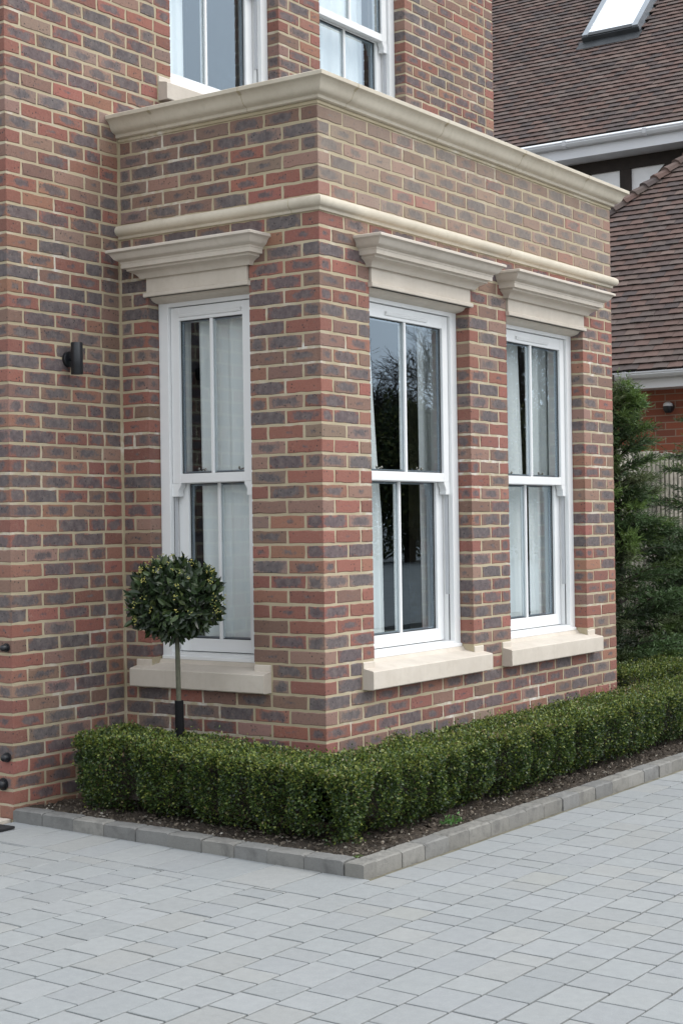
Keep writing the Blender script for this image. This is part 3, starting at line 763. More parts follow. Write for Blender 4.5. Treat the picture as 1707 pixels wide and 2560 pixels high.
# ------------------------------------------------------------------ ground, paving, edging, planting bed
def gz(y): return -.0194*(Dp-y)
g = MB(); k = g.mat('far_ground'); g.poly([(-600, -600, -.45), (600, -600, -.45), (600, 600, -.45), (-600, 600, -.45)], k)
g.box(-30, 60, -60, -9.0, -.6, -.22, k)
tag(g.build('ground'), kind='structure')
b = MB(); k = b.mat('joint_sand')
b.poly([(-12, -9.1, gz(-9.1)-.009), (14, -9.1, gz(-9.1)-.009), (14, 8, gz(8)-.009), (-12, 8, gz(8)-.009)], k)
tag(b.build('paving_bed'), kind='structure')
pv = MB(); k = pv.mat('paving_block')
PAV = [(.306, .319, .318), (.315, .326, .323), (.309, .321, .324), (.320, .326, .317), (.300, .314, .315), (.314, .325, .325)]
def block(x0, x1, y0, y1):
    e = .0014; t_ = rnd.choice(PAV) if rnd.random() > .02 else (.33, .335, .318)
    q = rnd.uniform(.94, 1.05); tint = tuple(c*q for c in t_); dz = rnd.uniform(-.0006, .0006)
    j = lambda: rnd.uniform(-.0010, .0010)
    x0 += .0042+j(); x1 -= .0042+j(); y0 += .0042+j(); y1 -= .0042+j()
    tx, ty = rnd.uniform(-.0005, .0005), rnd.uniform(-.0005, .0005)
    z = lambda x, y, d=0: gz(y)+dz+tx*(1 if x > (x0+x1)/2 else -1)+ty*(1 if y > (y0+y1)/2 else -1)-d
    # wobbly top
    nx, ny = 3, 2; top = []
    per = [(x0+(x1-x0)*i/nx, y0) for i in range(nx)]+[(x1, y0+(y1-y0)*i/ny) for i in range(ny)]+[(x1-(x1-x0)*i/nx, y1) for i in range(nx)]+[(x0, y1-(y1-y0)*i/ny) for i in range(ny)]
    cx, cy = (x0+x1)/2, (y0+y1)/2
    out = [(x+j(), y+j()) for x, y in per]; inn_ = []
    for x, y in out:
        ee = e*rnd.uniform(.7, 1.5); inn_.append((x+(ee if x < cx else -ee), y+(ee if y < cy else -ee)))
    n = len(out)
    V = [(x, y, z(x, y)) for x, y in inn_]+[(x, y, z(x, y, .0018)) for x, y in out]+[(x, y, z(x, y, .02)) for x, y in out]
    F = [tuple(range(n))]+[(n+i, n+(i+1) % n, (i+1) % n, i) for i in range(n)]+[(2*n+i, 2*n+(i+1) % n, n+(i+1) % n, n+i) for i in range(n)]
    pv.mesh(V, F, k, tint)
GA = .1645
def row(x0, x1, ylo, yhi):
    x = x0-rnd.uniform(0, .2)
    while x < x1:
        L_ = rnd.choices([.124, .166, .207, .249], [2, 4, 3, 2])[0]
        a, b_ = max(x, x0), min(x+L_, x1)
        if b_-a > .045: block(a, b_, ylo, yhi)
        elif b_-a > .012: block(a, b_, ylo, yhi)
        x += L_
y = -.806-.0+.0
rows_y = []
yy = -1.129+2*GA-.0
ys_ = [-.806]+[-1.129+GA-i*GA for i in range(0, 47)]
for i in range(len(ys_)-1):
    row(-5.2, 10.5, ys_[i+1], ys_[i])
# left of the house: border course along the edging and rows beyond it
yb = -.806
ytop = 1.31
yq = yb
while yq < 3.2:
    L_ = rnd.choice([.166, .207, .249]); 
    if yq < 1.3 or True: block(-1.19 if yq < 1.12 else -1.19, (-.826 if yq+L_ <= 1.33 else -.96), yq, yq+L_)
    yq += L_
yq = yb
while yq < 3.2:
    row(-5.2, -1.19, yq, yq+GA); yq += GA
tag(pv.build('paving'), kind='structure')
# edging
ed = MB(); k = ed.mat('edging_block')
EDT = [(.225, .220, .205), (.245, .236, .215), (.205, .202, .192), (.255, .245, .222), (.235, .225, .202)]
def edge_block(x0, x1, y0, y1, z0, z1):
    tint = rnd.choice(EDT); q = rnd.uniform(.9, 1.12); tint = tuple(c*q for c in tint)
    j = lambda a=.0015: rnd.uniform(-a, a)
    zt = z1+j(.002)
    nx, ny, ns = (6, 3, 1) if (x1-x0) > (y1-y0) else (3, 6, 1)
    def prof(t): return t
    # rounded box: grid top with lowered rim and rough arrises
    us = [0, .012, .03]+[.03+(x1-x0-.06)*i/nx for i in range(1, nx)]+[x1-x0-.03, x1-x0-.012, x1-x0]
    vs = [0, .010, .024]+[.024+(y1-y0-.048)*i/ny for i in range(1, ny)]+[y1-y0-.024, y1-y0-.010, y1-y0]
    V = []
    for a in us:
        for b_ in vs:
            da = min(a, x1-x0-a); db = min(b_, y1-y0-b_); rr = .007
            dz = 0
            for dd in (da, db):
                if dd < rr: dz += (rr-dd)**2/(rr)*.75
            V.append((x0+a+j(.001), y0+b_+j(.001), zt-dz+j(.0012)))
    nv = len(vs); F = [(i*nv+q_, (i+1)*nv+q_, (i+1)*nv+q_+1, i*nv+q_+1) for i in range(len(us)-1) for q_ in range(nv-1)]
    B = [i*nv for i in range(len(us))]+[(len(us)-1)*nv+q_ for q_ in range(1, nv)]+[i*nv+nv-1 for i in range(len(us)-2, -1, -1)]+[q_ for q_ in range(nv-2, 0, -1)]
    nb = len(V); V += [(V[i][0], V[i][1], z0) for i in B]; m_ = len(B)
    F += [(nb+i, nb+(i+1) % m_, B[(i+1) % m_], B[i]) for i in range(m_)]
    ed.mesh(V, F, k, tint)
ex0, ex1 = -.832, -.735; eyo = -.772
yq = 1.312
while yq > eyo+.11:
    L_ = .197+rnd.uniform(-.012, .012); yn = max(yq-L_, eyo+.10)
    if yn-(eyo+.1) < .06: yn = eyo+.10
    xx = rnd.uniform(-.003, .003)
    edge_block(ex0+xx, ex1+xx, yn+.003, yq, gz(yn)-.03, gz((yn+yq)/2)+.062); yq = yn
edge_block(ex0, ex1, eyo, eyo+.097, gz(eyo)-.03, gz(eyo)+.062)
xq = ex1+.003
while xq < 9.5:
    L_ = .2+rnd.uniform(-.02, .02); xx = rnd.uniform(-.003, .003)
    edge_block(xq, xq+L_-.003, eyo+xx, eyo+.098+xx, gz(eyo)-.03, gz(eyo)+.062); xq += L_
tag(ed.build('kerb_edging'), kind='structure')
# soil
so_ = MB(); k = so_.mat('soil')
def soil_patch(x0, x1, y0, y1, st, zf):
    nx, ny = int((x1-x0)/st), int((y1-y0)/st)
    V = []
    for i in range(nx+1):
        for q in range(ny+1):
            x, y = x0+(x1-x0)*i/nx, y0+(y1-y0)*q/ny
            V.append((x, y, zf(x, y)+rnd.uniform(-.006, .006)+.006*math.sin(x*23+y*9)+.005*math.sin(y*31-x*7)))
    so_.mesh(V, [(i*(ny+1)+q, (i+1)*(ny+1)+q, (i+1)*(ny+1)+q+1, i*(ny+1)+q+1) for i in range(nx) for q in range(ny)], k)
soil_patch(-.742, .0, -.68, 1.315, .022, lambda x, y: gz(y)+.050)
soil_patch(.0, 9.4, -.68, 0.0, .03, lambda x, y: gz(y)+.048)
soil_patch(3.36, 9.4, 0.0, 1.3, .06, lambda x, y: .02)
tag(so_.build('planting_bed'), kind='structure')
# bark chips and grit on the bed
def in_bed(n):
    x = nr.uniform(-.73, 5.5, n); y = nr.uniform(-.67, -.48, n)
    m = nr.random(n) < .26
    x[m] = nr.uniform(-.73, -.52, m.sum()); y[m] = nr.uniform(-.67, 1.28, m.sum())
    return x, y
N = 3800; x, y = in_bed(N); P = np.stack([x, y, -.0194*(Dp-y)+.052+nr.uniform(0, .01, N)], 1)
D = nr.normal(size=(N, 3)); D[:, 2] *= .25
pal = np.array([(.15, .12, .09), (.10, .08, .06), (.24, .205, .16), (.06, .047, .036), (.36, .33, .28)]); ti = pal[nr.choice(5, N, p=[.3, .3, .17, .18, .05])]*nr.uniform(.7, 1.2, (N, 1))
Up = np.tile(np.array([[0, 0, 1.0]]), (N, 1))+nr.normal(size=(N, 3))*.4
V = leaves(P, D, nr.uniform(.008, .026, N), nr.uniform(.005, .013, N), .3, 0, np.cross(D, Up))
o = fast_mesh('bark_mulch', V, 4, ti, 'chip'); tag(o, 'brown bark chips scattered on the soil inside the kerb', 'mulch', kind='stuff')

# ------------------------------------------------------------------ box hedges
def vnoise(x, y, s):
    return (np.sin(x*s+1.3*np.sin(y*s*.8+.5))+np.sin(y*s*1.13+1.7*np.sin(x*s*.63+2.1))+np.sin((x+y)*s*.71+.9))/3
def hedge_leaves(faces, per_m2, z0f, ztop, leafL=(.012, .020)):
    """faces: (kind, x0,x1,y0,y1) kind in top / side with outward dir"""
    Ps, Ns, Ti = [], [], []
    for (kind, x0, x1, y0, y1, nx_, ny_, dens) in faces:
        if kind == 'top':
            n = int((x1-x0)*(y1-y0)*per_m2*dens); x = nr.uniform(x0, x1, n); y = nr.uniform(y0, y1, n)
            z = ztop(x, y)+.022*vnoise(x, y, 11)+.014*vnoise(x+3, y-2, 33)
            dep = nr.exponential(.012, n); dep = np.minimum(dep, .07)
            # rounded shoulders
            P = np.stack([x, y, z-dep+nr.exponential(.011, n)*(nr.random(n) < .16)], 1); Nn = np.tile([0, 0, 1.0], (n, 1))
        else:
            Lh = max(x1-x0, y1-y0); zt = float(np.mean(ztop(np.array([x0, x1]), np.array([y0, y1])))); h_ = zt+.02
            n = int(Lh*h_*per_m2*dens); s = nr.random(n); x = x0+(x1-x0)*s; y = y0+(y1-y0)*s
            zt_ = ztop(x, y); f = nr.random(n)**.85; z = z0f+(zt_-z0f+.01)*f
            u = x if (x1-x0) > (y1-y0) else y
            bulge = .030*vnoise(u, z*.5, 8)+.022*vnoise(u+1, z*1.1, 21)+.014*vnoise(u*1.2, z+4, 50)
            ph = u/.27+.35*np.sin(u*2.3)+.2*np.sin(u*5.1); gp = np.exp(-((ph-np.round(ph))/.13)**2)*np.clip((np.abs(u-(-.60))-.10)/.12, 0, 1)
            bulge = bulge-.062*gp*np.clip(1.25-f, 0, 1)*(.6+.5*np.sin(np.round(ph)*2.4))+.012*np.cos(2*np.pi*ph)*-1
            taper = -.10*np.clip(1-f*2.0, 0, 1)**1.6 - .035*np.clip((f-.86)/.14, 0, 1)**2
            dep = np.minimum(nr.exponential(.016, n), .09)+ (f < .16)*nr.uniform(0, .08, n)
            keep = nr.random(n) < np.clip(.12+f*2.6, 0, 1)*(1-.55*gp*(f < .8))
            off = bulge+taper-dep
            P = np.stack([x+nx_*off, y+ny_*off, z], 1)[keep]; Nn = np.tile([nx_, ny_, .35], (keep.sum(), 1)); dep = dep[keep]; n = len(P); z = z[keep]; x = P[:, 0]; y = P[:, 1]
            zt_ = zt_[keep]; 
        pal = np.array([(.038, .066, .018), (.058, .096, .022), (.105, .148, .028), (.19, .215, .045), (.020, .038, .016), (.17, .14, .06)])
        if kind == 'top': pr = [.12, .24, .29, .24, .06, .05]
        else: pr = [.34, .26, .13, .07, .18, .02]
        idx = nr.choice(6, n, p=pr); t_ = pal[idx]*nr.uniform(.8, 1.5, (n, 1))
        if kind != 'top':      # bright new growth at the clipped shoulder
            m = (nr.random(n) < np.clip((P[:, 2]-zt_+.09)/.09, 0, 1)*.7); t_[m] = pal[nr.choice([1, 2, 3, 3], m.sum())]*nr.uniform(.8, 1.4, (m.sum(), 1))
        # sun-bleached brownish patch on top towards the far end
        br = np.clip((vnoise(P[:, 0], P[:, 1], 3.1)-.25)*2, 0, 1)*(kind == 'top'); m = nr.random(n) < br*.4
        t_[m] = np.array([.17, .135, .06])*nr.uniform(.7, 1.3, (m.sum(), 1))
        Ps.append(P); Ns.append(Nn); Ti.append(t_)
    P = np.concatenate(Ps); Nn = np.concatenate(Ns); Ti = np.concatenate(Ti); n = len(P)
    D = unit(Nn)*.75+nr.normal(size=(n, 3))*.75
    V = leaves(P, D, nr.uniform(leafL[0], leafL[1], n), nr.uniform(.0075, .0118, n), .35, .1)
    return V, Ti
def hedge(name, label, faces, per, z0f, ztop, cores, twigs):
    root = empty(name, (faces[0][1], faces[0][3], 0), label, 'hedge')
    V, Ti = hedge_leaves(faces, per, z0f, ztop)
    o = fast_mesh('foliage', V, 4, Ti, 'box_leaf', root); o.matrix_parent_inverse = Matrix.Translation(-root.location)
    mb = MB(); k = mb.mat('dark_bark')
    for c in cores: mb.box(*c, k)
    for (x0, x1, y0, y1) in twigs:
        Lh = max(x1-x0, y1-y0)
        for i in range(int(Lh*26)):
            s = rnd.random(); x = x0+(x1-x0)*s+rnd.uniform(-.03, .03); y = y0+(y1-y0)*s+rnd.uniform(-.03, .03)
            mb.tube([(x, y, -.02), (x+rnd.uniform(-.05, .05), y+rnd.uniform(-.05, .05), .14), (x+rnd.uniform(-.1, .1), y+rnd.uniform(-.1, .1), .26)], [.005, .0035, .002], 5, k, cap=False)
    part(mb, 'stems', root, smooth=False)
    return root
zt1 = lambda x, y: .352+np.clip((y+.3)/1.5, 0, 1)*.075+0*x
xo, yo_ = -.64, -.575
hedge('box_hedge', 'clipped green box hedge wrapping the corner of the bay inside the grey kerb',
      [('top', xo, xo+.40, -.19, 1.085, 0, 0, 1.0), ('top', xo, 2.2, yo_, -.19, 0, 0, 1.0), ('top', 2.2, 6.6, yo_, -.17, 0, 0, .8),
       ('side', xo, xo, yo_+.01, 1.085, -1, 0, 1.0), ('side', xo+.01, 2.2, yo_, yo_, 0, -1, 1.0), ('side', 2.2, 6.6, yo_, yo_, 0, -1, .8),
       ('side', xo+.02, xo+.40, 1.085, 1.085, 0, 1, .7), ('side', xo+.40, xo+.40, -.15, 1.06, 1, 0, .5), ('side', xo+.4, 6.6, -.18, -.18, 0, 1, .35)],
      38000, .01, zt1, [(xo+.10, xo+.32, -.45, .96, .11, .29), (xo+.10, 6.5, yo_+.10, -.27, .11, .28)], [(xo+.16, xo+.16, -.4, 1.05), (xo+.16, 5.5, yo_+.15, yo_+.15)])
zt2 = lambda x, y: .39+0*x
hedge('box_hedge', 'shorter box hedge standing behind the far right corner of the bay',
      [('top', 3.78, 6.8, .02, .42, 0, 0, .8), ('side', 3.78, 6.8, .02, .02, 0, -1, .8), ('side', 3.78, 3.78, .03, .42, -1, 0, .8)],
      30000, .01, zt2, [(3.9, 6.7, .12, .36, .12, .3)], [(3.9, 5.5, .2, .2)])

# ------------------------------------------------------------------ bay tree
bt = empty('bay_tree', (-.35, .64, .03), 'lollipop bay tree with a round dark crown and yellow buds on a slim bare trunk', 'tree')
mb = MB(); k = mb.mat('bark')
mb.tube([(-.352, .636, .03), (-.349, .64, .35), (-.353, .642, .62), (-.347, .65, .85), (-.35, .655, 1.05)], [.0135, .013, .0125, .012, .010], 10, k)
for i in range(26):
    a = rnd.uniform(0, 6.28); el = rnd.uniform(-.5, 1.3); L_ = rnd.uniform(.10, .19); c0 = Vector((-.35, .655, rnd.uniform(.93, 1.07)))
    d = Vector((math.cos(a)*math.cos(el), math.sin(a)*math.cos(el), math.sin(el))); mb.tube([c0, c0+d*L_*.5, c0+d*L_+Vector((0, 0, .02))], [.006, .004, .002], 6, k, cap=False)
part(mb, 'trunk', bt)
mb = MB(); k = mb.mat('tree_guard'); mb.tube([(-.35, .637, .02), (-.349, .638, .30), (-.351, .641, .585)], [.0235, .0225, .0225], 14, k, cap=True); part(mb, 'trunk_guard', bt)
N = 3400
dirs = unit(nr.normal(size=(N, 3))); cen = np.array([-.35, .657, 1.09])
rr = .240*(nr.random(N)**.30); rr *= 1+.09*vnoise(dirs[:, 0]*3, dirs[:, 2]*3, 2.2)
P = cen+dirs*rr[:, None]*np.array([1.04, 1.04, .86])*.88
D = dirs*.42+nr.normal(size=(N, 3))*.62; D[:, 2] += .30
low = dirs[:, 2] < -.3; D[low, 2] -= .6
L_ = nr.uniform(.036, .066, N); W_ = L_*nr.uniform(.38, .52, N)
pal = np.array([(.022, .038, .016), (.034, .058, .022), (.052, .080, .027), (.018, .030, .015), (.080, .105, .035)])
ti = pal[nr.choice(5, N, p=[.3, .3, .16, .18, .06])]*nr.uniform(.8, 1.25, (N, 1))
D = unit(D); U = dirs+nr.normal(size=(N, 3))*.55; S = unit(np.cross(D, U)); Nn = np.cross(S, D)
l_ = L_[:, None]; w_ = W_[:, None]
# six-corner lance-shaped leaf split in two folded halves
A_ = P; T_ = P+D*l_-Nn*l_*.10; m1 = P+D*l_*.33+Nn*w_*.12; m2 = P+D*l_*.68+Nn*w_*.08
Lh = np.stack([A_, m1+S*w_*.46, m2+S*w_*.40, T_], 1); Rh = np.stack([A_, T_, m2-S*w_*.40, m1-S*w_*.46], 1)
V = np.concatenate([Lh, Rh]); o = fast_mesh('crown', V, 4, np.concatenate([ti, ti*.93]), 'bay_leaf', bt); o.matrix_parent_inverse = Matrix.Translation(-bt.location)
protos = []
for v_ in range(5):
    mb = MB(); k = mb.mat('flower')
    for q in range(4+v_):
        p = Vector((rnd.gauss(0, .0075), rnd.gauss(0, .0075), rnd.gauss(0, .0075))); r_ = rnd.uniform(.0026, .0042)
        tn = rnd.choice([(.50, .47, .12), (.60, .52, .17), (.42, .44, .12)])
        v = [p+Vector(a)*r_ for a in ((1, 0, 0), (0, 1, 0), (-1, 0, 0), (0, -1, 0), (0, 0, 1), (0, 0, -1))]
        mb.mesh(v, [(0, 1, 4), (1, 2, 4), (2, 3, 4), (3, 0, 4), (1, 0, 5), (2, 1, 5), (3, 2, 5), (0, 3, 5)], k, tn)
    protos.append(mb)
first = [None]*5
for i in range(56):
    d = Vector(nr.normal(size=3)).normalized()
    if d.z < -.55: d.z = abs(d.z)
    if rnd.random() < .8 and d.dot(Vector((-.8, -.57, 0))) < 0: d = Vector((-d.x, -d.y, d.z))
    c = Vector(cen)+Vector((d.x*.252, d.y*.252, d.z*.218))*rnd.uniform(.95, 1.02)
    v_ = i % 5
    if first[v_] is None: first[v_] = o = protos[v_].build('flower_bud', bt)
    else: o = first[v_].copy(); COL.objects.link(o); o.parent = bt
    o.location = c-bt.location; o.rotation_euler = (rnd.uniform(0, 6), rnd.uniform(0, 6), 0)


# ------------------------------------------------------------------ small plants
def blade_plant(name, label, cat, x, y, z, blades, col):
    mb = MB(); k = mb.mat('box_leaf')
    for (dx, dy, h, lean, wd) in blades:
        pts = []; n = 6
        for i in range(n+1):
            s = i/n; pts.append((x+dx+lean*s*s, y+dy, z+h*s-.25*abs(lean)*s*s))
        for i in range(n):
            w0, w1 = wd*(1-.1*i/n), wd*(1-.1*(i+1)/n) if i < n-1 else .001
            a, b_ = pts[i], pts[i+1]
            mb.mesh([(a[0]-w0/2, a[1]+.003, a[2]), (a[0]+w0/2, a[1]-.003, a[2]), (b_[0]+w1/2, b_[1]-.003, b_[2]), (b_[0]-w1/2, b_[1]+.003, b_[2])], [(0, 1, 2, 3)], k, col)
    return tag(mb.build(name, smooth=True), label, cat)
blade_plant('bulb_shoot', 'two green bulb leaves poking above the hedge in front of the bay', 'plant', .50, -.11, 0, [(0, 0, .375, -.07, .014), (0, .004, .385, -.03, .012), (.0, -.004, .35, .05, .011)], (.07, .15, .045))
blade_plant('bulb_shoot', 'single pale blue-green bulb leaf above the hedge further right', 'plant', .86, -.11, 0, [(0, 0, .40, .004, .009)], (.16, .27, .20))
blade_plant('bulb_shoot', 'curled pale green leaf tip at the foot of the bay corner', 'plant', -.10, -.13, 0, [(0, 0, .36, .06, .013)], (.15, .26, .16))
N = 130; P = np.array([.13, -.625, .0])+nr.uniform(-1, 1, size=(N, 3))*np.array([.06, .028, .004]); P[:, 2] = gz(-.62)+.055+np.abs(nr.normal(size=N))*.012
D = nr.normal(size=(N, 3)); D[:, 2] = np.abs(D[:, 2])*.6+.2
o = fast_mesh('weed', leaves(P, D, nr.uniform(.012, .024, N), nr.uniform(.006, .011, N)), 4, np.array([.085, .20, .045])*nr.uniform(.7, 1.3, (N, 1)), 'box_leaf'); tag(o, 'small bright green weed on the soil beside the kerb', 'plant')
N = 40; P = np.array([-.70, -.655, .0])+nr.uniform(-1, 1, size=(N, 3))*np.array([.018, .012, .003]); P[:, 2] = gz(-.65)+.055
D = nr.normal(size=(N, 3)); D[:, 2] = np.abs(D[:, 2])*.6+.2
o = fast_mesh('weed', leaves(P, D, nr.uniform(.007, .014, N), nr.uniform(.004, .007, N)), 4, np.array([.12, .20, .05])*nr.uniform(.7, 1.3, (N, 1)), 'box_leaf'); tag(o, 'tiny weed tuft in the inner corner of the kerb', 'plant')

# ------------------------------------------------------------------ fence between the houses
fence = empty('timber_fence', (6.6, 1.2, 0), 'weathered vertical board fence behind the conifers at the right', 'fence')
mb = MB(); k = mb.mat('fence_wood'); x = 4.2
while x < 9.25:
    wd = .062; dz = rnd.uniform(-.012, .012); mb.box(x, x+wd, 1.2+rnd.uniform(-.002, .002), 1.222, .05, 2.055+dz, k, bev=.003); x += .099
part(mb, 'boards', fence, False)
mb = MB(); k = mb.mat('fence_wood')
for z in (.3, 1.05, 1.8): mb.box(4.2, 9.25, 1.226, 1.27, z, z+.08, k)
part(mb, 'rails', fence, False)
mb = MB(); k = mb.mat('dark_bark'); mb.box(4.2, 9.25, 1.275, 1.285, .05, 2.0, k); part(mb, 'backing', fence, False)

# ------------------------------------------------------------------ conifers
def conifer(x, y, h, rad, seed, label, nbr=90, dens=46, tone=1.0, lean=0, frac=.0):
    r = random.Random(seed); g_ = np.random.default_rng(seed)
    root = empty('conifer', (x, y, .02), label, 'tree', 'conifers in front of the fence')
    mb = MB(); k = mb.mat('dark_bark'); tp = [(x+lean*s*h+.02*math.sin(s*9+seed), y+.015*math.cos(s*7), .02+h*s) for s in np.linspace(0, 1, 8)]
    mb.tube(tp, [.035*(1-.85*s)+.003 for s in np.linspace(0, 1, 8)], 8, k)
    Ps, Ds, Ts, Ls = [], [], [], []
    for b_ in range(nbr):
        s = (r.random()**.8)*(.97-frac)+frac; z = h*s; a = r.uniform(0, 6.283); Lb = rad*(1-s)**.62*r.uniform(.6, 1.1)+.06
        bx, by = x+lean*z, y
        dirv = np.array([math.cos(a), math.sin(a), r.uniform(.15, .6)]); dirv /= np.linalg.norm(dirv)
        end = np.array([bx, by, .02+z])+dirv*Lb-np.array([0, 0, .12*Lb]); st = np.array([bx, by, .02+z])
        mid = st+dirv*Lb*.55
        mb.tube([tuple(st), tuple(mid), tuple(end)], [.007, .005, .002], 5, k, cap=False)
        nt_ = int(dens*(.35+Lb/rad))
        t_ = g_.random(nt_)**.6
        p = np.where(t_[:, None] < .55, st+(mid-st)*(t_[:, None]/.55), mid+(end-mid)*((t_[:, None]-.55)/.45))
        sd_ = g_.normal(size=(nt_, 3))*.55; sd_[:, 2] = sd_[:, 2]*.5-.1
        dv = unit(dirv[None, :]*.8+sd_)
        # each spray = short feather of scale leaves
        sp_len = g_.uniform(.07, .17, nt_)*(1.1-.4*t_)
        base_t = np.array([.034, .060, .022]) if r.random() < .6 else np.array([.062, .098, .026])
        base_t = base_t*r.uniform(.6, 1.4)*tone
        if r.random() < .10: base_t = np.array([.12, .15, .07])
        for q in range(7):
            f = (q+.5)/7
            pp = p+dv*(sp_len*f)[:, None]
            side = unit(np.cross(dv, g_.normal(size=(nt_, 3))))
            Ps.append(pp); Ds.append(dv*.9+side*(.75 if q % 2 else -.75)*(1-.5*f)); Ts.append(base_t*g_.uniform(.65, 1.4, (nt_, 1))); Ls.append(sp_len*.34*(1.1-f*.5))
    P = np.concatenate(Ps); D = np.concatenate(Ds); T = np.concatenate(Ts); L_ = np.concatenate(Ls)
    V = leaves(P, D, L_*1.15, L_*.26, .2, .12)
    part(mb, 'trunk', root, False)
    o = fast_mesh('foliage', V, 4, T, 'conifer_leaf', root); o.matrix_parent_inverse = Matrix.Translation(-root.location)
    return root
conifer(4.98, .72, 2.56, .70, 3, 'tall feathery conifer close to the right corner of the bay', 190, 60, 1.8)
conifer(6.85, .72, 2.45, .95, 5, 'feathery conifer at the right edge of the picture in front of the board fence', 60, 46, 1.8)
conifer(5.75, .60, 1.30, .60, 8, 'low dark conifer between the two taller ones', 90, 48, 1.0)
conifer(4.55, .78, 1.35, .55, 12, 'low dark conifer tucked behind the hedge beside the bay', 80, 50, .55)
conifer(6.35, .45, 1.25, .6, 15, 'low bushy conifer beside the far end of the hedge', 80, 48, .65)

# ------------------------------------------------------------------ neighbouring house
nb = empty('neighbour_house', (10.5, 3, 0), 'neighbouring house with plain-tiled roofs, white gutters and black and white timber framing', 'house')
TI = [(.138, .084, .070), (.112, .076, .068), (.150, .092, .076), (.098, .074, .070), (.135, .100, .088), (.170, .116, .098)]
def tile_roof(x0, z0, pitch, ymin_f, ymax_f, rows, gauge, name, hipcap=None, skip=None):
    mb = MB(); k = mb.mat('roof_tile'); cp, sp_ = math.cos(R(pitch)), math.sin(R(pitch)); tw = .165
    for r_ in range(rows):
        s0 = r_*gauge-.03; s1 = s0+gauge*1.6
        ya, yb_ = ymin_f(r_*gauge*cp), ymax_f(r_*gauge*cp); y = ya-(.5*tw if r_ % 2 else 0)
        while y < yb_:
            a, b_ = max(y, ya), min(y+tw-.003, yb_)
            y += tw
            if b_-a < .02: continue
            if skip and skip(x0+r_*gauge*cp, (a+b_)/2): continue
            q = rnd.uniform(.85, 1.15); tn = tuple(c*q for c in rnd.choice(TI))
            lift = rnd.uniform(.006, .011); th = .022; ds = rnd.uniform(-.004, .004); cam_ = rnd.uniform(.001, .004)
            def W(s, n_): return (x0+s*cp-n_*sp_, z0+s*sp_+n_*cp)
            n0 = .022+lift; n1 = .003
            V = []
            for (s, nn) in ((s0+ds, n0), (s1, n1)):
                for (yy_, c_) in ((a, 0), ((a+b_)/2, cam_), (b_, 0)):
                    X, Z = W(s, nn+c_); V.append((X, yy_, Z))
            for (yy_, c_) in ((a, 0), ((a+b_)/2, cam_), (b_, 0)):
                X, Z = W(s0+ds, n0+c_-th); V.append((X, yy_, Z))
            mb.mesh(V, [(0, 3, 4, 1), (1, 4, 5, 2), (0, 6, 3), (2, 5, 8)], k, tn); mb.mesh(V, [(6, 0, 1, 7), (7, 1, 2, 8)], k, tuple(c*.22 for c in tn))  # lower edges darkened: damp dirt plus painted shade of the gap beneath
    # battened deck beneath
    X0, Z0 = x0, z0; Ln = rows*gauge
    mb.mesh([(x0-.0, ymin_f(0), z0-.012), (x0, ymax_f(0), z0-.012), (x0+Ln*cp, ymax_f(Ln*cp), z0+Ln*sp_-.012), (x0+Ln*cp, ymin_f(Ln*cp), z0+Ln*sp_-.012)], [(0, 1, 2, 3)], k, (.02, .018, .016))
    return part(mb, name, nb, False)
# lower wing: eaves x=8.95, pitch 45, hip at the +y end
hipy = lambda dx: 3.49+(11.13-8.95)-dx
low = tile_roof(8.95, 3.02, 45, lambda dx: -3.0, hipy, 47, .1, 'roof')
mb = MB(); k = mb.mat('roof_tile')
for i in range(34):                    # bonnet hip tiles
    s = i*.098; p0 = Vector((8.95+s, hipy(s), 3.02+s+.015)); q = rnd.uniform(.75, 1.25); tn = tuple(c*q for c in rnd.choice(TI))
    d = Vector((1, -1, 1)).normalized(); side = Vector((1, 1, 0)).normalized(); up = side.cross(d); up = up if up.z > 0 else -up
    ring = lambda c, r_, l_: [c+side*math.cos(R(a))*r_*1.25+up*(math.sin(R(a))*r_*.75-r_*.35)+up*l_ for a in range(-10, 191, 40)]
    A_ = ring(p0-d*.04, .100, .030); B_ = ring(p0+d*.16, .080, .0)
    n = len(A_); mb.mesh(A_+B_, [(j, j+1, n+j+1, n+j) for j in range(n-1)]+[tuple(range(n))], k, tn)
o = part(mb, 'hip_tiles', nb, False)
mb = MB(); k = mb.mat('roof_tile'); mb.mesh([(8.95, 5.67, 3.0), (12.3, 5.67, 3.0), (12.3, 2.32, 6.35)], [(0, 1, 2)], k, (.1, .07, .06)); part(mb, 'roof_hip_face', nb, False)
# upper roof
skx0, skx1, sky0, sky1 = 13.62, 14.85, 4.24, 5.07
tile_roof(11.86, 6.335, 45, lambda dx: -2.0, lambda dx: 9.5, 46, .1, 'roof', skip=lambda X, Y: skx0+.0 < X < skx1 and sky0 < Y < sky1)
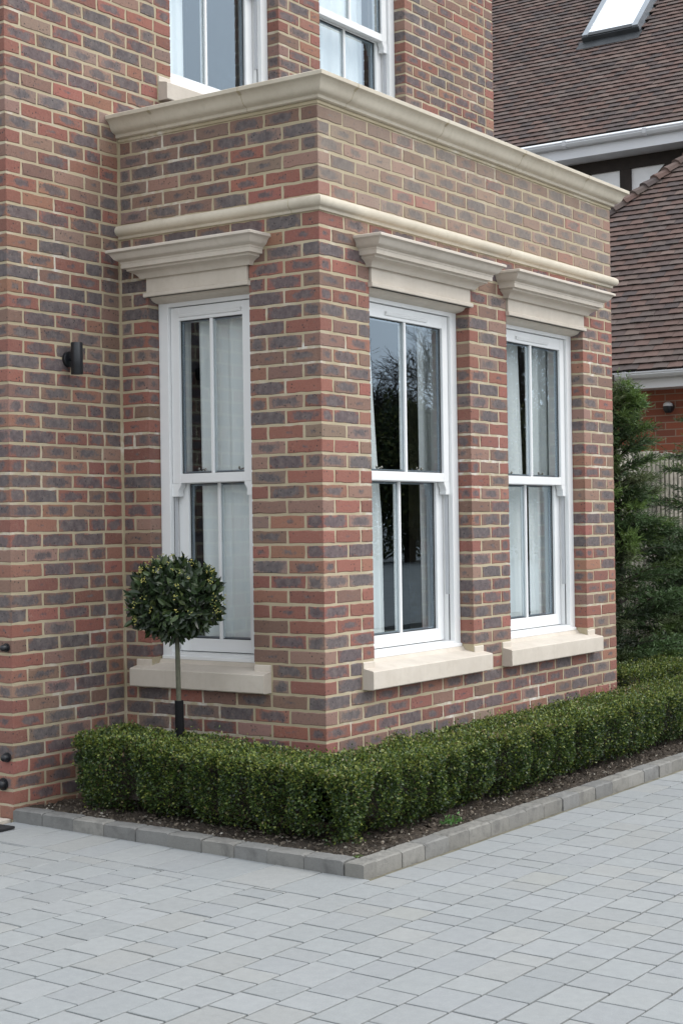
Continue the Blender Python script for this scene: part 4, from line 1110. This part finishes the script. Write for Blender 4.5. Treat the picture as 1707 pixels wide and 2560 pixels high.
# gutters and fascias
def gutter(x, z0, z1, zf, y0, y1, soff, name_y):
    mb = MB(); k = mb.mat('gutter_white'); h = z1-z0
    pr = [(0.0, z1), (-.004, z1), (-.012, z1-.004), (-.012, z1-.016), (-.006, z1-.020), (-.010, z1-.3*h-.01), (-.002, z0+.35*h), (.010, z0+.1*h), (.030, z0), (.075, z0), (.075, z0+.01), (.03, z0+.01), (.004, z1-.01)]
    mb.prism(pr, lambda t_, p: (x+p[0], t_, p[1]), y0, y1, k)
    for yb in name_y:
        pb = [(-.018, z1+.006), (-.018, z1-.02), (-.016, z0+.3*h), (.005, z0-.004), (.06, z0-.006), (.06, z0+.012), (.01, z0+.02), (0, z1+.006)]
        mb.prism(pb, lambda t_, p: (x+p[0], t_, p[1]), yb-.025, yb+.025, k)
    part(mb, 'gutter', nb, False)
    mb = MB(); k = mb.mat('fascia_white'); mb.box(x+.078, x+.10, y0, y1, zf, z1+.01, k); mb.box(x+.10, x+soff, y0, y1, zf+.004, zf+.014, k); part(mb, 'fascia', nb, False)
gutter(8.90, 2.920, 2.992, 2.820, -3, 5.8, .40, [2.42, 4.3, .6])
gutter(11.82, 6.215, 6.295, 6.085, -2, 9.5, .48, [4.52, 3.42, 5.6, 2.2])
# upper wall: render panels, beams
mb = MB(); k = mb.mat('render_white'); mb.box(12.30, 12.5, -2, 9.5, 2.5, 6.10, k); part(mb, 'render_panel', nb, False)
mb = MB(); k = mb.mat('timber_black'); mb.box(12.262, 12.31, -2, 9.5, 5.935, 6.095, k)
for (a, b_) in ((3.81, 3.96), (4.376, 4.53), (5.3, 5.45), (2.9, 3.04)): mb.box(12.266, 12.31, a, b_, 3, 5.934, k)
q = [(3.344, 5.936), (3.16, 5.936), (3.62, 5.55), (3.73, 5.55)]
q = [(3.344, 5.934), (3.86, 5.42), (3.70, 5.36), (3.165, 5.934)]
V = [(12.270, a, b_) for a, b_ in q]+[(12.31, a, b_) for a, b_ in q]
mb.mesh(V, [(0, 1, 2, 3), (0, 4, 5, 1), (1, 5, 6, 2), (2, 6, 7, 3), (3, 7, 4, 0)], k); mb.recalc = True
part(mb, 'timber_frame', nb, False)
# lower brick wall
t = NT('neighbour_brick')
br = t.n('ShaderNodeTexBrick'); br.offset = .5; br.inputs['Scale'].default_value = 1; br.inputs['Brick Width'].default_value = .225; br.inputs['Row Height'].default_value = .075
br.inputs['Mortar Size'].default_value = .006; br.inputs['Color1'].default_value = c4(.30, .085, .045); br.inputs['Color2'].default_value = c4(.19, .06, .04); br.inputs['Mortar'].default_value = c4(.30, .22, .17); br.inputs['Bias'].default_value = -.1
cx = t.n('ShaderNodeCombineXYZ'); sx_ = t.n('ShaderNodeSeparateXYZ'); t.l(t.geo(), sx_.inputs[0]); t.l(sx_.outputs[1], cx.inputs[0]); t.l(sx_.outputs[2], cx.inputs[1]); t.l(cx.outputs[0], br.inputs['Vector'])
t.l(t.mix(t.math('MULTIPLY', t.noise(25, 4), .4), br.outputs[0], c4(.16, .07, .05)), t.b.inputs['Base Color']); t.b.inputs['Roughness'].default_value = .9
t.bump(t.math('SUBTRACT', 1.0, br.outputs['Fac']), .6, .006)
mb = MB(); k = mb.mat('neighbour_brick'); mb.box(9.30, 9.6, -2.9, 5.6, -.1, 2.85, k); mb.box(9.6, 12.3, 5.3, 5.6, -.1, 2.85, k); mb.box(12.5, 16, -2, 9.5, -.1, 6.1, k); part(mb, 'wall', nb, False)
# roof window
rw = MB(); k = rw.mat('skylight_frame'); kd = rw.mat('lead_grey')
def onroof(s, n_):  # s = horizontal x
    d = (s-11.86); return (11.86+d-n_*.7071, 6.335+d+n_*.7071)
def rbox(mb, xa, xb, ya, yb_, n0, n1, k_):
    V = []
    for (s, n_) in ((xa, n0), (xb, n0), (xb, n1), (xa, n1)):
        X, Z = onroof(s, n_)
        V += [(X, ya, Z), (X, yb_, Z)]
    mb.mesh(V, [(0, 2, 3, 1), (2, 4, 5, 3), (4, 6, 7, 5), (6, 0, 1, 7), (0, 6, 4, 2), (1, 3, 5, 7)], k_); mb.recalc = True
fw = .085
rbox(rw, skx0, skx1, sky1-fw, sky1, -.02, .13, k); rbox(rw, skx0, skx1, sky0, sky0+fw, -.02, .13, k); rbox(rw, skx0, skx0+.06, sky0+fw, sky1-fw, -.02, .115, kd); rbox(rw, skx1-.08, skx1, sky0+fw, sky1-fw, -.02, .13, kd)
rbox(rw, skx0-.015, skx0+.0, sky0-.01, sky1+.01, .03, .10, kd)
rwo = part(rw, 'roof_window', nb, False)
mb = MB(); kk = mb.mat('skylight_glass'); rbox(mb, skx0+.055, skx1-.07, sky0+fw-.01, sky1-fw+.01, .075, .095, kk)
o = mb.build('window_pane', rwo); o.matrix_parent_inverse = rwo.matrix_world.inverted() if False else Matrix.Identity(4)
mb = MB(); kk = mb.mat('lead_grey'); rbox(mb, skx0-.14, skx0-.012, sky0-.04, sky1+.06, .022, .034, kk); o = mb.build('flashing', rwo)
# security light
s_ = empty('security_light', (9.27, 2.08, 2.63), 'small black and white security light on the orange brick wall', 'light')
mb = MB(); k = mb.mat('dark_metal'); mb.tube([(9.297, 2.08, 2.63), (9.26, 2.08, 2.63)], .05, 16, k); mb.tube([(9.24, 2.08, 2.57), (9.24, 2.08, 2.60), (9.24, 2.08, 2.64)], [.03, .05, .052], 16, k); part(mb, 'housing', s_)
mb = MB(); k = mb.mat('fascia_white'); mb.tube([(9.235, 2.08, 2.642), (9.235, 2.08, 2.67), (9.235, 2.08, 2.685)], [.052, .044, .02], 16, k); part(mb, 'cover', s_)

# ------------------------------------------------------------------ trees across the drive, seen reflected in the window glass
def broad(name, x, y, h, cr_, n, pal, mat, label, leafL, bare=False, seed=1, grp=None):
    r = random.Random(seed); g_ = np.random.default_rng(seed)
    root = empty(name, (x, y, -.3), label, 'tree', grp)
    mb = MB(); k = mb.mat('dark_bark'); tr_ = [(x, y, -.3), (x+.1, y, h*.3), (x, y+.1, h*.55)]
    mb.tube(tr_, [.28, .2, .13], 8, k)
    def br(p, d, L_, rad, lev):
        q = p+d*L_
        m_ = p+d*L_*.5+Vector((r.gauss(0, .06), r.gauss(0, .06), r.gauss(0, .04)))*L_
        mb.tube([p, m_, q], [rad, rad*.85, rad*.65], 5 if lev < 2 else 3, k, cap=False)
        if lev >= (6 if bare else 2): return
        for i in range(3 if lev < 4 else 4):
            dd = (d+Vector((r.gauss(0, .5), r.gauss(0, .5), r.gauss(.08, .35)))).normalized()
            br(p+d*L_*r.uniform(.5, 1.0), dd, L_*r.uniform(.6, .85), rad*.62, lev+1)
    for i in range(14 if bare else 7):
        a = r.uniform(0, 6.28); br(Vector((x, y, h*r.uniform(.22, .5))), Vector((math.cos(a)*.7, math.sin(a)*.7, r.uniform(.5, 1.2))).normalized(), h*.24, .075, 1)
    part(mb, 'trunk', root, False)
    if n:
        c = np.stack([g_.normal(0, 1, n), g_.normal(0, 1, n), g_.normal(0, 1, n)], 1); c = unit(c)*(g_.random(n)[:, None]**.4)
        lump = 1+.28*vnoise(c[:, 0]*2, c[:, 1]*2+c[:, 2], 3.3)
        P = np.array([x, y, h*.5])+c*np.array([cr_, cr_, h*.5])*lump[:, None]; P[:, 2] = np.maximum(P[:, 2], .1)
        t_ = np.array(pal)[g_.integers(0, len(pal), n)]*g_.uniform(.6, 1.4, (n, 1))
        D = c+g_.normal(size=(n, 3))*.6
        o = fast_mesh('crown', leaves(P, D, g_.uniform(leafL*.6, leafL, n), g_.uniform(leafL*.3, leafL*.6, n)), 4, t_, mat, root); o.matrix_parent_inverse = Matrix.Translation(-root.location)
GRN = [(.035, .055, .018), (.07, .09, .022), (.02, .035, .014), (.15, .15, .04)]
LB = ['broad evergreen tree across the drive, reflected low in the bay window glass', 'rounded evergreen tree across the drive, reflected beside the glazing bar', 'tall evergreen tree across the drive, reflected at the edge of the bay window', 'dark evergreen tree far right across the drive, reflected in the rightmost window']
for i, (x, y, h, c_) in enumerate([(48.5, -36.5, 6.2, 3.4), (51.5, -31.5, 6.8, 3.0), (54.5, -27.5, 6.6, 3.4), (57.0, -23.5, 8.2, 4.0)]):
    broad('evergreen_tree', x, y, h, c_, 26000, GRN, 'conifer_leaf', LB[i], .24, False, 20+i, 'evergreens across the drive')
broad('bare_tree', 52.0, -34.5, 9.6, 3, 0, GRN, 'conifer_leaf', 'leafless tree rising above the evergreens, reflected in the bay window nearest the corner', .2, True, 41, 'bare trees across the drive')
broad('bare_tree', 57.5, -27.5, 13.0, 3, 0, GRN, 'conifer_leaf', 'tall leafless tree reflected at the top of the rightmost bay window', .2, True, 43, 'bare trees across the drive')
broad('bare_tree', 56.0, -30.5, 11.5, 3, 0, GRN, 'conifer_leaf', 'leafless tree between the other two, reflected in the left pane of the rightmost window', .2, True, 47, 'bare trees across the drive')
